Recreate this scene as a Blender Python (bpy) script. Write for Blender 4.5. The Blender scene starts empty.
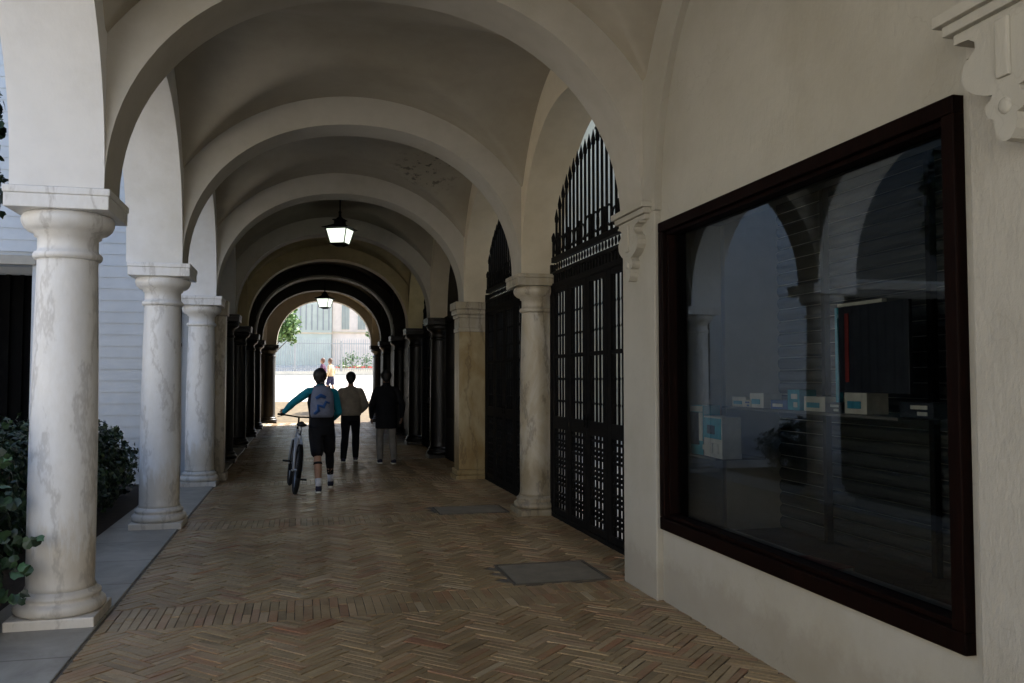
import bpy, bmesh, math, random
from mathutils import Vector, Matrix, noise
R = math.radians
rnd = random.Random(7)
sc = bpy.context.scene
col = sc.collection

# ------------------------------------------------------------------ helpers
class MB:
    def __init__(s): s.v = []; s.f = []; s.sm = []
    def add(s, vs, fs, smooth=False):
        o = len(s.v); s.v += [tuple(v) for v in vs]
        s.f += [tuple(i + o for i in f) for f in fs]; s.sm += [smooth] * len(fs)
    def box(s, x0, x1, y0, y1, z0, z1):
        s.add([(x0,y0,z0),(x1,y0,z0),(x1,y1,z0),(x0,y1,z0),(x0,y0,z1),(x1,y0,z1),(x1,y1,z1),(x0,y1,z1)],
              [(0,3,2,1),(4,5,6,7),(0,1,5,4),(1,2,6,5),(2,3,7,6),(3,0,4,7)])
    def bbox(s, x0, x1, y0, y1, z0, z1, b=0.01):
        """box with chamfered edges"""
        bm = bmesh.new(); bmesh.ops.create_cube(bm, size=1)
        for v in bm.verts:
            v.co = Vector(((x0+x1)/2 + v.co.x*(x1-x0), (y0+y1)/2 + v.co.y*(y1-y0), (z0+z1)/2 + v.co.z*(z1-z0)))
        bmesh.ops.bevel(bm, geom=bm.edges[:], offset=b, segments=2, affect='EDGES', profile=.6)
        bm.verts.index_update()
        s.add([v.co[:] for v in bm.verts], [[v.index for v in f.verts] for f in bm.faces]); bm.free()
    def tube(s, pts, rad, n=8, smooth=True, cap=True, ell=None):
        pts = [Vector(p) for p in pts]
        if not isinstance(rad, (list, tuple)): rad = [rad]*len(pts)
        vs = []; up = None
        for i, p in enumerate(pts):
            a = pts[max(i-1,0)]; b = pts[min(i+1,len(pts)-1)]
            t = (b-a).normalized()
            if up is None:
                up = Vector((1,0,0)) if abs(t.x) < .9 else Vector((0,1,0))
            u = (up - t*up.dot(t)).normalized(); w = t.cross(u); up = u
            for k in range(n):
                an = 2*math.pi*k/n
                e = ell if ell else 1
                vs.append(p + u*math.cos(an)*rad[i] + w*math.sin(an)*rad[i]*e)
        fs = []
        for i in range(len(pts)-1):
            for k in range(n):
                fs.append((i*n+k, i*n+(k+1)%n, (i+1)*n+(k+1)%n, (i+1)*n+k))
        if cap:
            fs.append(tuple(reversed(range(n)))); fs.append(tuple((len(pts)-1)*n+k for k in range(n)))
        s.add(vs, fs, smooth)
    def lathe(s, prof, cx=0, cy=0, n=40, smooth=True):
        vs = []; fs = []
        for r, z in prof:
            for k in range(n):
                a = 2*math.pi*k/n; vs.append((cx+r*math.cos(a), cy+r*math.sin(a), z))
        for i in range(len(prof)-1):
            for k in range(n):
                fs.append((i*n+k, i*n+(k+1)%n, (i+1)*n+(k+1)%n, (i+1)*n+k))
        fs.append(tuple(reversed(range(n)))); fs.append(tuple((len(prof)-1)*n+k for k in range(n)))
        s.add(vs, fs, smooth)
    def ell(s, c, r, n=14, m=10, rot=None):
        vs = []; fs = []
        for i in range(m+1):
            th = math.pi*i/m
            for k in range(n):
                a = 2*math.pi*k/n
                p = Vector((r[0]*math.sin(th)*math.cos(a), r[1]*math.sin(th)*math.sin(a), r[2]*math.cos(th)))
                if rot: p = rot @ p
                vs.append(p + Vector(c))
        for i in range(m):
            for k in range(n):
                fs.append((i*n+k, (i+1)*n+k, (i+1)*n+(k+1)%n, i*n+(k+1)%n))
        s.add(vs, fs, True)
    def rings(s, rs, n=20):
        """elliptic rings (cx,cy,z,rx,ry) stacked upward"""
        vs = []; fs = []
        for cx, cy, z, rx, ry in rs:
            for k in range(n):
                a = 2*math.pi*k/n; vs.append((cx+rx*math.cos(a), cy+ry*math.sin(a), z))
        for i in range(len(rs)-1):
            for k in range(n):
                fs.append((i*n+k, i*n+(k+1)%n, (i+1)*n+(k+1)%n, (i+1)*n+k))
        fs.append(tuple(reversed(range(n)))); fs.append(tuple((len(rs)-1)*n+k for k in range(n)))
        s.add(vs, fs, True)
    def build(s, name, mat, parent=None, fix=True, weld=False):
        me = bpy.data.meshes.new(name)
        me.from_pydata(s.v, [], s.f); me.update()
        me.polygons.foreach_set('use_smooth', s.sm)
        if fix or weld:
            bm = bmesh.new(); bm.from_mesh(me)
            if weld: bmesh.ops.remove_doubles(bm, verts=bm.verts, dist=1e-5)
            bmesh.ops.recalc_face_normals(bm, faces=bm.faces); bm.to_mesh(me); bm.free()
        me.materials.append(mat)
        o = bpy.data.objects.new(name, me); col.objects.link(o)
        if parent: o.parent = parent
        return o

def tag(o, label=None, cat=None, group=None, kind=None):
    if label: o['label'] = label
    if cat: o['category'] = cat
    if group: o['group'] = group
    if kind: o['kind'] = kind
    return o
def thing(name, label, cat, loc=(0,0,0), rz=0, group=None):
    o = bpy.data.objects.new(name, None); col.objects.link(o)
    o.location = loc; o.rotation_euler = (0,0,rz); o.empty_display_size = .2
    return tag(o, label, cat, group)
def copy_tree(o, loc=None, rz=None, label=None, parent=None):
    c = o.copy(); col.objects.link(c)
    if parent: c.parent = parent
    for ch in [x for x in bpy.data.objects if x.parent == o]: copy_tree(ch, parent=c)
    if loc is not None: c.location = loc
    if rz is not None: c.rotation_euler.z = rz
    if label: c['label'] = label
    return c

# ------------------------------------------------------------------ materials
def mat(name):
    m = bpy.data.materials.new(name); m.use_nodes = True
    nt = m.node_tree; b = nt.nodes['Principled BSDF']
    return m, nt, b
def N(nt, t, **k):
    n = nt.nodes.new(t)
    for a, v in k.items():
        if a in n.inputs: n.inputs[a].default_value = v
        else: setattr(n, a, v)
    return n
def ramp(nt, fac, stops):
    r = nt.nodes.new('ShaderNodeValToRGB'); e = r.color_ramp.elements
    while len(e) < len(stops): e.new(.5)
    for el, (p, c) in zip(e, stops): el.position = p; el.color = (*c, 1)
    nt.links.new(fac, r.inputs[0]); return r.outputs[0]
def noise_n(nt, scale, detail=5, rough=.55, co=None, dist=0):
    n = nt.nodes.new('ShaderNodeTexNoise'); n.inputs['Scale'].default_value = scale
    n.inputs['Detail'].default_value = detail; n.inputs['Roughness'].default_value = rough
    n.inputs['Distortion'].default_value = dist
    if co: nt.links.new(co, n.inputs['Vector'])
    return n.outputs['Fac']
def objco(nt, scale=None, rot=None):
    t = nt.nodes.new('ShaderNodeTexCoord')
    if scale is None and rot is None: return t.outputs['Object']
    m = nt.nodes.new('ShaderNodeMapping')
    if scale: m.inputs['Scale'].default_value = scale
    if rot: m.inputs['Rotation'].default_value = rot
    nt.links.new(t.outputs['Object'], m.inputs['Vector']); return m.outputs[0]
def bump(nt, b, h, strength, dist=.01, prev=None):
    n = nt.nodes.new('ShaderNodeBump'); n.inputs['Strength'].default_value = strength
    n.inputs['Distance'].default_value = dist
    nt.links.new(h, n.inputs['Height'])
    if prev: nt.links.new(prev, n.inputs['Normal'])
    nt.links.new(n.outputs[0], b.inputs['Normal']); return n.outputs[0]
def mixc(nt, fac, a, b_, mode='MIX'):
    n = nt.nodes.new('ShaderNodeMix'); n.data_type = 'RGBA'; n.blend_type = mode
    for s, v in ((0, fac), (6, a), (7, b_)):
        if isinstance(v, (int, float)): n.inputs[s].default_value = v
        elif isinstance(v, tuple): n.inputs[s].default_value = (*v, 1) if len(v) == 3 else v
        else: nt.links.new(v, n.inputs[s])
    return n.outputs[2]

def simple(name, c, rough=.6, metal=0, var=.12, scale=20, bstr=.1, spec=.5):
    m, nt, b = mat(name); co = objco(nt)
    f = noise_n(nt, scale, 4, .6, co)
    c1 = tuple(x*(1-var) for x in c); c2 = tuple(min(1, x*(1+var)) for x in c)
    nt.links.new(ramp(nt, f, [(.3, c1), (.7, c2)]), b.inputs['Base Color'])
    b.inputs['Roughness'].default_value = rough; b.inputs['Metallic'].default_value = metal
    b.inputs['Specular IOR Level'].default_value = spec
    if bstr: bump(nt, b, noise_n(nt, scale*4, 4, .6, co), bstr, .004)
    return m

def plaster(name, c, rough_s=.25, dirt=.25, grime=False, mould=None):
    m, nt, b = mat(name); co = objco(nt)
    big = noise_n(nt, .9, 6, .62, co); mid = noise_n(nt, 6, 5, .6, co)
    c2 = (c[0]*.86, c[1]*.84, c[2]*.79)
    base = ramp(nt, big, [(.32, c2), (.55, c), (.8, tuple(min(1, x*1.04) for x in c))])
    st = ramp(nt, mid, [(.35, (1-dirt*.5,)*3), (.6, (1, 1, 1))])
    cc = mixc(nt, 1.0, base, st, 'MULTIPLY')
    # small peeled / mouldy spots
    v = noise_n(nt, 2.1, 10, .75, co, .5)
    sp = ramp(nt, v, [(.72, (1, 1, 1)), (.78, (.62, .58, .5))])
    cc = mixc(nt, 1.0, cc, sp, 'MULTIPLY')
    if grime:      # splashed dirt along the foot of the wall, ragged upper edge
        t = nt.nodes.new('ShaderNodeTexCoord'); sx = nt.nodes.new('ShaderNodeSeparateXYZ'); nt.links.new(t.outputs['Object'], sx.inputs[0])
        mm = nt.nodes.new('ShaderNodeMath'); mm.operation = 'MULTIPLY_ADD'; nt.links.new(noise_n(nt, 5, 8, .75, co), mm.inputs[0]); mm.inputs[1].default_value = -.45
        nt.links.new(sx.outputs['Z'], mm.inputs[2])
        cc = mixc(nt, .4, cc, ramp(nt, mm.outputs[0], [(0, (.55, .47, .36)), (.12, (.9, .86, .78)), (.4, (1, 1, 1))]), 'MULTIPLY')
        # hairline cracks
        v = nt.nodes.new('ShaderNodeTexVoronoi'); v.feature = 'DISTANCE_TO_EDGE'; v.inputs['Scale'].default_value = .55
        ad = nt.nodes.new('ShaderNodeVectorMath'); ad.operation = 'ADD'; nz = nt.nodes.new('ShaderNodeTexNoise'); nz.inputs['Scale'].default_value = 3; nz.inputs['Detail'].default_value = 6
        nt.links.new(co, nz.inputs['Vector']); nt.links.new(co, ad.inputs[0]); nt.links.new(nz.outputs['Color'], ad.inputs[1]); nt.links.new(ad.outputs[0], v.inputs['Vector'])
        cc = mixc(nt, .16, cc, ramp(nt, v.outputs[0], [(0, (.45, .42, .36)), (.0035, (1, 1, 1))]), 'MULTIPLY')
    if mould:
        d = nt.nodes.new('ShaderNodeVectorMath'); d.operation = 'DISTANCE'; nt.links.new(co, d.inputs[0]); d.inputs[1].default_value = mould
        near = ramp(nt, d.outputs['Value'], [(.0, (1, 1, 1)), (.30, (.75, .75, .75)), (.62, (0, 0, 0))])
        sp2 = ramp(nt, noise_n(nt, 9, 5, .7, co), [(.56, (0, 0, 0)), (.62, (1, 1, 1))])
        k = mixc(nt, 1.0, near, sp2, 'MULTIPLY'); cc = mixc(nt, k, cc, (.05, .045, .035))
    nt.links.new(cc, b.inputs['Base Color'])
    b.inputs['Roughness'].default_value = .75
    p = bump(nt, b, noise_n(nt, 3.5, 3, .5, co), .35, .02)
    p = bump(nt, b, noise_n(nt, 38, 6, .65, objco(nt, (1, 1, .45))), rough_s, .012, p)
    return m
M = {}
M['plaster'] = plaster('white_plaster', (.48, .455, .395), .12, .1)
M['vaultplaster'] = plaster('shaded_vault_plaster', (.40, .365, .295), .12, .12, False, (1.75, 12.4, 4.55))  # same plaster darkened for the vault, its dimmer light put into the colour
M['brightplaster'] = plaster('brightened_plaster', (.80, .80, .79), .12, .08)  # same plaster lightened, courtyard light on the left side arches put into the colour
M['darkplaster'] = plaster('dark_brown_plaster', (.05, .042, .03), .2, .2)  # plaster in a much darker tone for the far bays
M['ground'] = simple('street_paving', (.34, .31, .27), .85, 0, .15, 2, .3)
M['wall'] = plaster('rough_wall_plaster', (.43, .41, .35), .25, .06, True)
M['pilaster'] = plaster('pilaster_plaster', (.43, .405, .345), .65, .12, True)
M['ochre'] = plaster('ochre_plaster', (.62, .52, .29), .3)
M['cream'] = plaster('cream_plaster', (.66, .59, .45), .15, .1)
M['patio'] = plaster('pale_patio_plaster', (.82, .78, .66), .15, .1)

def marble(name, light, warm, vein, dirt):
    m, nt, b = mat(name); 
    oi = nt.nodes.new('ShaderNodeObjectInfo')
    co0 = objco(nt, (1, 1, .38), (R(14), R(9), 0))
    ad = nt.nodes.new('ShaderNodeVectorMath'); ad.operation = 'ADD'
    nt.links.new(co0, ad.inputs[0])
    mu = nt.nodes.new('ShaderNodeVectorMath'); mu.operation = 'SCALE'; mu.inputs[0].default_value = (3.1, 7.7, 5.3)
    nt.links.new(oi.outputs['Location'], mu.inputs[0]); mu.inputs['Scale'].default_value = 2.37
    nt.links.new(mu.outputs[0], ad.inputs[1]); co = ad.outputs[0]
    w = nt.nodes.new('ShaderNodeTexWave'); w.inputs['Scale'].default_value = 1.1; w.inputs['Distortion'].default_value = 14
    w.inputs['Detail'].default_value = 6; w.inputs['Detail Scale'].default_value = 1.6; w.inputs['Detail Roughness'].default_value = .68
    nt.links.new(co, w.inputs['Vector'])
    veins = ramp(nt, w.outputs['Fac'], [(0, vein), (.06, tuple((a+c)/2 for a, c in zip(vein, light))), (.2, light), (1, light)])
    blot = ramp(nt, noise_n(nt, 3.2, 7, .65, co, .8), [(.38, warm), (.62, (1, 1, 1))])
    cc = mixc(nt, 1.0, veins, blot, 'MULTIPLY')
    fine = ramp(nt, noise_n(nt, 25, 6, .7, co), [(.3, (.92, .915, .90)), (.65, (1, 1, 1))])
    cc = mixc(nt, 1.0, cc, fine, 'MULTIPLY')
    # rising damp stain near the base, a real deposit with a ragged edge
    t = nt.nodes.new('ShaderNodeTexCoord'); sx = nt.nodes.new('ShaderNodeSeparateXYZ'); nt.links.new(t.outputs['Object'], sx.inputs[0])
    mm = nt.nodes.new('ShaderNodeMath'); mm.operation = 'MULTIPLY_ADD'; nt.links.new(noise_n(nt, 6, 6, .7), mm.inputs[0]); mm.inputs[1].default_value = -.9
    nt.links.new(sx.outputs['Z'], mm.inputs[2])
    dm = ramp(nt, mm.outputs[0], [(0, dirt), (.22, (1, 1, 1))])
    cc = mixc(nt, .8, cc, dm, 'MULTIPLY')
    nt.links.new(cc, b.inputs['Base Color'])
    b.inputs['Roughness'].default_value = .42
    bump(nt, b, noise_n(nt, 14, 6, .7, co), .25, .008)
    return m
M['marble'] = marble('veined_marble', (.78, .79, .80), (.96, .945, .92), (.60, .60, .60), (.78, .70, .58))
M['stone'] = marble('pale_limestone', (.50, .46, .38), (.80, .74, .62), (.32, .29, .24), (.6, .55, .45))
M['sand'] = marble('sandstone', (.47, .38, .22), (.75, .66, .5), (.33, .26, .15), (.8, .72, .55))
M['darkstone'] = marble('dark_stone', (.022, .019, .015), (.8, .72, .6), (.014, .012, .01), (.8, .7, .6))
M['iron'] = simple('black_iron', (.006, .0055, .005), .65, 0, .3, 30, .3, .1)
M['darkwood'] = simple('dark_wood', (.008, .006, .004), .6, 0, .4, 12, .3, .2)

def woodframe():
    m, nt, b = mat('red_brown_wood'); co = objco(nt, (22, 22, 1.4))
    f = noise_n(nt, 3, 8, .7, co, 1.2)
    nt.links.new(ramp(nt, f, [(.3, (.002, .001, .0007)), (.6, (.007, .002, .001)), (.8, (.03, .007, .003))]), b.inputs['Base Color'])
    b.inputs['Roughness'].default_value = .5; b.inputs['Specular IOR Level'].default_value = .06; bump(nt, b, f, .3, .004); return m
M['frame'] = woodframe()

def brickmat():
    m, nt, b = mat('paving_brick'); g = nt.nodes.new('ShaderNodeNewGeometry'); co = objco(nt)
    pal = ramp(nt, g.outputs['Random Per Island'], [(0, (.20, .15, .095)), (.18, (.46, .34, .21)), (.34, (.26, .19, .115)), (.48, (.52, .40, .25)),
        (.6, (.26, .19, .12)), (.72, (.42, .17, .095)), (.82, (.64, .53, .37)), (.92, (.30, .10, .06)), (1, (.74, .65, .50))])
    big = ramp(nt, noise_n(nt, .7, 6, .65, co, .6), [(.3, (.64, .55, .43)), (.62, (.96, .88, .73))])
    n = nt.nodes.new('ShaderNodeMapRange'); nt.links.new(noise_n(nt, 1.1, 5, .7, co), n.inputs[0]); n.inputs[1].default_value = .35; n.inputs[2].default_value = .65; n.inputs[3].default_value = .8; n.inputs[4].default_value = .15
    cc = mixc(nt, n.outputs[0], pal, (.47, .375, .235), 'MIX')
    cc = mixc(nt, 1.0, cc, big, 'MULTIPLY')
    fine = ramp(nt, noise_n(nt, 45, 6, .75, co), [(.3, (.7, .7, .7)), (.7, (1.0, 1.0, 1.0))])
    cc = mixc(nt, 1.0, cc, fine, 'MULTIPLY')
    nt.links.new(cc, b.inputs['Base Color'])
    r = nt.nodes.new('ShaderNodeMapRange'); nt.links.new(noise_n(nt, 2.2, 6, .7, co), r.inputs[0]); r.inputs[1].default_value = .3; r.inputs[2].default_value = .7; r.inputs[3].default_value = .26; r.inputs[4].default_value = .5
    nt.links.new(r.outputs[0], b.inputs['Roughness'])
    bump(nt, b, noise_n(nt, 60, 6, .7, co), .35, .006)
    return m
M['brick'] = brickmat()
M['mortar'] = simple('mortar', (.12, .10, .075), .85, 0, .3, 8, .5)

def cobble():
    m, nt, b = mat('worn_cobbles'); co = objco(nt)
    v = nt.nodes.new('ShaderNodeTexVoronoi'); v.inputs['Scale'].default_value = 7; nt.links.new(co, v.inputs['Vector'])
    v2 = nt.nodes.new('ShaderNodeTexVoronoi'); v2.feature = 'DISTANCE_TO_EDGE'; v2.inputs['Scale'].default_value = 7; nt.links.new(co, v2.inputs['Vector'])
    sx = nt.nodes.new('ShaderNodeSeparateXYZ'); nt.links.new(v.outputs['Color'], sx.inputs[0])
    c = ramp(nt, sx.outputs[0], [(0, (.035, .024, .010)), (.5, (.07, .046, .018)), (1, (.12, .08, .034))])
    ed = ramp(nt, v2.outputs[0], [(0, (.35, .35, .35)), (.08, (1, 1, 1))])
    nt.links.new(mixc(nt, 1.0, c, ed, 'MULTIPLY'), b.inputs['Base Color'])
    b.inputs['Roughness'].default_value = .4
    h = ramp(nt, v2.outputs[0], [(0, (0, 0, 0)), (.15, (1, 1, 1))])
    p = bump(nt, b, h, .7, .02); bump(nt, b, noise_n(nt, 12, 4, .6, co), .4, .01, p)
    return m
M['cobble'] = cobble()
def slab():
    m, nt, b = mat('border_marble_slab'); co = objco(nt)
    f = noise_n(nt, 2.4, 8, .68, co, .8)
    c = ramp(nt, f, [(.3, (.22, .20, .165)), (.55, (.33, .305, .255)), (.75, (.41, .385, .33))])
    # joints every 0.9 m along y
    t = nt.nodes.new('ShaderNodeTexCoord'); sx = nt.nodes.new('ShaderNodeSeparateXYZ'); nt.links.new(t.outputs['Object'], sx.inputs[0])
    a = nt.nodes.new('ShaderNodeMath'); a.operation = 'PINGPONG'; nt.links.new(sx.outputs['Y'], a.inputs[0]); a.inputs[1].default_value = .45
    j = ramp(nt, a.outputs[0], [(0, (.35, .33, .3)), (.012, (1, 1, 1))])
    nt.links.new(mixc(nt, 1.0, c, j, 'MULTIPLY'), b.inputs['Base Color'])
    b.inputs['Roughness'].default_value = .45; bump(nt, b, noise_n(nt, 30, 5, .7, co), .2, .004); return m
M['slab'] = slab()
M['hatch'] = simple('hatch_stone', (.19, .16, .115), .55, 0, .25, 6, .3)
M['hatchrim'] = simple('hatch_rim_metal', (.09, .075, .055), .6, .2, .2, 20, .2)
M['siding'] = simple('painted_boards', (.50, .535, .57), .6, 0, .07, 2.5, .1)
M['trim'] = simple('grey_trim', (.33, .31, .27), .6, 0, .1, 6, .1)
M['soil'] = simple('soil', (.035, .026, .018), .95, 0, .4, 10, .8)
M['paving'] = simple('plaza_paving', (.62, .58, .52), .8, 0, .08, 1.2, .2)
M['black'] = simple('dark_interior', (.004, .004, .004), .9, 0, .2, 5, 0, .05)

def leafmat(name, a, bcol, c):
    m, nt, b = mat(name); g = nt.nodes.new('ShaderNodeNewGeometry')
    nt.links.new(ramp(nt, g.outputs['Random Per Island'], [(0, a), (.5, bcol), (.92, c), (1, tuple(min(1, x*1.9) for x in c))]), b.inputs['Base Color'])
    b.inputs['Roughness'].default_value = .45
    b.inputs['Subsurface Weight'].default_value = 0
    return m
M['ivy'] = leafmat('ivy_leaf', (.010, .022, .010), (.018, .04, .016), (.032, .07, .026))
M['hedge'] = leafmat('hedge_leaf', (.009, .018, .009), (.016, .032, .012), (.035, .06, .02))
M['orange'] = leafmat('orange_leaf', (.08, .16, .06), (.13, .25, .09), (.2, .33, .12))
M['bark'] = simple('bark', (.09, .065, .045), .9, 0, .3, 14, .6)
M['flower'] = leafmat('red_flower', (.65, .05, .06), (.75, .06, .08), (.8, .12, .12))

def glassmat():
    m = bpy.data.materials.new('shop_glass'); m.use_nodes = True; nt = m.node_tree; nt.nodes.clear()
    o = nt.nodes.new('ShaderNodeOutputMaterial'); mx = nt.nodes.new('ShaderNodeMixShader')
    tr = nt.nodes.new('ShaderNodeBsdfTransparent'); tr.inputs[0].default_value = (.6, .62, .62, 1)
    gl = nt.nodes.new('ShaderNodeBsdfGlossy'); gl.inputs['Roughness'].default_value = .012; gl.inputs[0].default_value = (.85, .94, 1, 1)
    fr = nt.nodes.new('ShaderNodeFresnel'); fr.inputs[0].default_value = 1.72
    n = noise_n(nt, .9, 2, .5, objco(nt)); bp = nt.nodes.new('ShaderNodeBump'); bp.inputs['Strength'].default_value = .012; bp.inputs['Distance'].default_value = .05
    nt.links.new(n, bp.inputs['Height']); nt.links.new(bp.outputs[0], gl.inputs['Normal'])
    nt.links.new(fr.outputs[0], mx.inputs[0]); nt.links.new(tr.outputs[0], mx.inputs[1]); nt.links.new(gl.outputs[0], mx.inputs[2])
    nt.links.new(mx.outputs[0], o.inputs[0]); return m
M['glass'] = glassmat()
def emis(name, c, s):
    m, nt, b = mat(name); b.inputs['Base Color'].default_value = (.8, .82, .8, 1)
    b.inputs['Emission Color'].default_value = (*c, 1); b.inputs['Emission Strength'].default_value = s; b.inputs['Roughness'].default_value = .4
    return m

# ------------------------------------------------------------------ layout numbers
XL, XR = -1.27, 2.49            # inner wall planes
XC, AX, BZ, NP = .61, 1.88, 1.64, 2.12
ZS = 2.84
ZT = 5.3
BAY = 3.7
def YC(k): return 6.2 + BAY*k
HT = .235                        # half thickness of a transverse arch

def sup(u, n=NP):
    u = min(1, abs(u)); return (1-u**n)**(1/n)
def arch_wall(mb, axis, c, a, b, z0, lo, hi, zt, t0, t1, n=48, np_=NP, zbot=None):
    """wall slab with an arched opening above z0; s runs along axis, thickness t0..t1"""
    def P(s, t, z): return (s, t, z) if axis == 'x' else (t, s, z)
    ss = [c - a*math.cos(math.pi*i/n) for i in range(n+1)]
    zz = [z0 + b*sup((s-c)/a, np_) for s in ss]
    ss[0] = c-a; ss[-1] = c+a; zz[0] = z0; zz[-1] = z0
    for t in (t0, t1):
        mb.add([P(s, t, z) for s, z in zip(ss, zz)] + [P(s, t, zt) for s in ss],
               [(i, i+1, n+2+i, n+1+i) for i in range(n)])
    mb.add([P(s, t0, z) for s, z in zip(ss, zz)] + [P(s, t1, z) for s, z in zip(ss, zz)],
           [(i, i+1, n+2+i, n+1+i) for i in range(n)], True)
    mb.add([P(lo, t0, zt), P(hi, t0, zt), P(hi, t1, zt), P(lo, t1, zt)], [(0, 1, 2, 3)])
    zb = z0 if zbot is None else zbot
    for (p, q) in ((lo, c-a), (c+a, hi)):
        if q - p > 1e-4:
            v = [P(p, t0, zb), P(q, t0, zb), P(q, t1, zb), P(p, t1, zb), P(p, t0, zt), P(q, t0, zt), P(q, t1, zt), P(p, t1, zt)]
            mb.add(v, [(0,3,2,1),(0,1,5,4),(2,3,7,6)] + ([(0,4,7,3)] if p == lo else [(1,2,6,5)]))
            if zb < z0: mb.add([P(c-a if p == lo else c+a, t0, zb), P(c-a if p == lo else c+a, t1, zb), P(c-a if p == lo else c+a, t1, z0), P(c-a if p == lo else c+a, t0, z0)], [(0,1,2,3)])

# ------------------------------------------------------------------ setting: grounds
gb = MB()
gb.add([(-150,-150,-.03),(150,-150,-.03),(150,32.3,-.03),(-150,32.3,-.03)], [(0,1,2,3)])
tag(gb.build('ground', M['ground']), kind='structure')
pl = MB()
ys = [32.3, 34, 37, 40, 44, 48, 52, 60, 90, 150]
zs = [-.03 + max(0, min(y, 60)-31.5)*.1 for y in ys]; zs[0] = -.03
zs = [max(z, -.03) for z in zs]
pl.add([(x, y, z) for y, z in zip(ys, zs) for x in (-150, 150)], [(2*i, 2*i+1, 2*i+3, 2*i+2) for i in range(len(ys)-1)])
tag(pl.build('plaza_ground', M['paving']), kind='structure')
def plaza_z(y): return max(0, min(y, 60)-31.5)*.1 - .03

# brick floor with real bricks: herringbone fields split by soldier bands
fl = MB(); fl.box(XL-.0, XR+.62, -1.5, 32.3, -.028, .0)
tag(fl.build('floor_bedding', M['mortar']), kind='structure')
def clip_poly(poly, x0, x1, y0, y1):
    for ax, lim, sgn in ((0, x0, 1), (0, x1, -1), (1, y0, 1), (1, y1, -1)):
        out = []
        for i in range(len(poly)):
            a, b = poly[i-1], poly[i]
            da, db = sgn*(a[ax]-lim), sgn*(b[ax]-lim)
            if (da >= 0) != (db >= 0):
                t = da/(da-db); out.append((a[0]+(b[0]-a[0])*t, a[1]+(b[1]-a[1])*t))
            if db >= 0: out.append(b)
        poly = out
        if len(poly) < 3: return None
    A = sum(poly[i-1][0]*poly[i][1]-poly[i][0]*poly[i-1][1] for i in range(len(poly)))/2
    return poly if abs(A) > 2e-4 else None
bk = MB()
def brick(poly, clip):
    p = clip_poly(poly, *clip)
    if not p: return
    A = sum(p[i-1][0]*p[i][1]-p[i][0]*p[i-1][1] for i in range(len(p)))/2
    if A < 0: p = p[::-1]
    n = len(p); cx = sum(q[0] for q in p)/n; cy = sum(q[1] for q in p)/n
    h = .007 + rnd.uniform(-.0025, .0025); tx = rnd.uniform(-.012, .012); ty = rnd.uniform(-.012, .012)
    Z = lambda x, y: h + (x-cx)*tx + (y-cy)*ty
    top = [(cx+(x-cx)*.94, cy+(y-cy)*.94) for x, y in p]
    bk.add([(x, y, .001) for x, y in p] + [(x, y, Z(x, y)-.0015) for x, y in p] + [(x, y, Z(x, y)) for x, y in top],
           [(i, (i+1) % n, n+(i+1) % n, n+i) for i in range(n)] + [(n+i, n+(i+1) % n, 2*n+(i+1) % n, 2*n+i) for i in range(n)] + [tuple(2*n+i for i in range(n))])
def rect(cx, cy, l, w, ang):
    c, s = math.cos(ang), math.sin(ang)
    return [(cx+c*dx-s*dy, cy+s*dx+c*dy) for dx, dy in ((-l/2,-w/2),(l/2,-w/2),(l/2,w/2),(-l/2,w/2))]
HATCH = [(1.60, 2.40, 6.44, 7.16), (1.57, 2.42, 9.95, 10.55)]
W_, NB = .150, 2
gap = .0045
bands = [-1.2, 2.2, 5.88, 9.58, 13.3, 17.0, 20.7, 24.4, 28.1, 31.75]
def field(x0, x1, y0, y1):
    ox, oy = (x0+x1)/2, (y0+y1)/2
    ang = R(45)
    c, s = math.cos(ang), math.sin(ang)
    ext = int(4.2/W_)
    for i in range(-ext, ext):
        for j in range(-ext, ext):
            d = (i-j) % (2*NB)
            if d == 0: cx, cy, a = (i+NB/2)*W_, (j+.5)*W_, 0
            elif d == 2*NB-1: cx, cy, a = (i+.5)*W_, (j+NB/2)*W_, math.pi/2
            else: continue
            X, Y = ox+c*cx-s*cy, oy+s*cx+c*cy
            if X < x0-.35 or X > x1+.3 or Y < y0-.3 or Y > y1+.3: continue
            for q3 in (-1, 0, 1):
                bw = W_/3; px_, py_ = X-math.sin(ang+a)*bw*q3, Y+math.cos(ang+a)*bw*q3
                q = rect(px_+rnd.uniform(-.002,.002), py_+rnd.uniform(-.002,.002), NB*W_-gap+rnd.uniform(-.012,.002), bw-gap+rnd.uniform(-.004,.001), ang+a+rnd.uniform(-.02,.02))
                if not any(h[0] < px_ < h[1] and h[2] < py_ < h[3] for h in HATCH): brick(q, (x0, x1, y0, y1))
bx0, bx1 = XL+.02, XR+.6
for a, b in zip(bands[:-1], bands[1:]):
    field(bx0, bx1, a+.53, b-.005)
for bnd in bands[:]:
    x = bx0
    while x < bx1:
        w = rnd.uniform(.052,.066)
        cut = rnd.choice([0,0,0,.07,-.06])
        for y0_, l_ in ((bnd+.13+cut/2, .26+cut), (bnd+.395+cut/2, .26-cut)):
            brick(rect(x+w/2, y0_, l_, w-gap*1.2, math.pi/2+rnd.uniform(-.02,.02)), (bx0, bx1, bnd-.02, bnd+.55))
        x += w
tag(bk.build('brick_floor', M['brick'], fix=False), kind='structure')
cb = MB(); cb.add([(x, y, plaza_z(y)+.006 if y > 32.4 else .004) for y in (32.3, 33.5, 35, 36.5, 38) for x in (-9, 12)], [(2*i, 2*i+1, 2*i+3, 2*i+2) for i in range(4)])
M['apron'] = simple('brown_street_paving', (.12, .085, .04), .7, 0, .3, 5, .4)
tag(cb.build('street_apron', M['apron']), kind='structure')
sb = MB(); sb.bbox(-2.0, XL, -1.5, 32.3, -.10, .012, .01)
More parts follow.
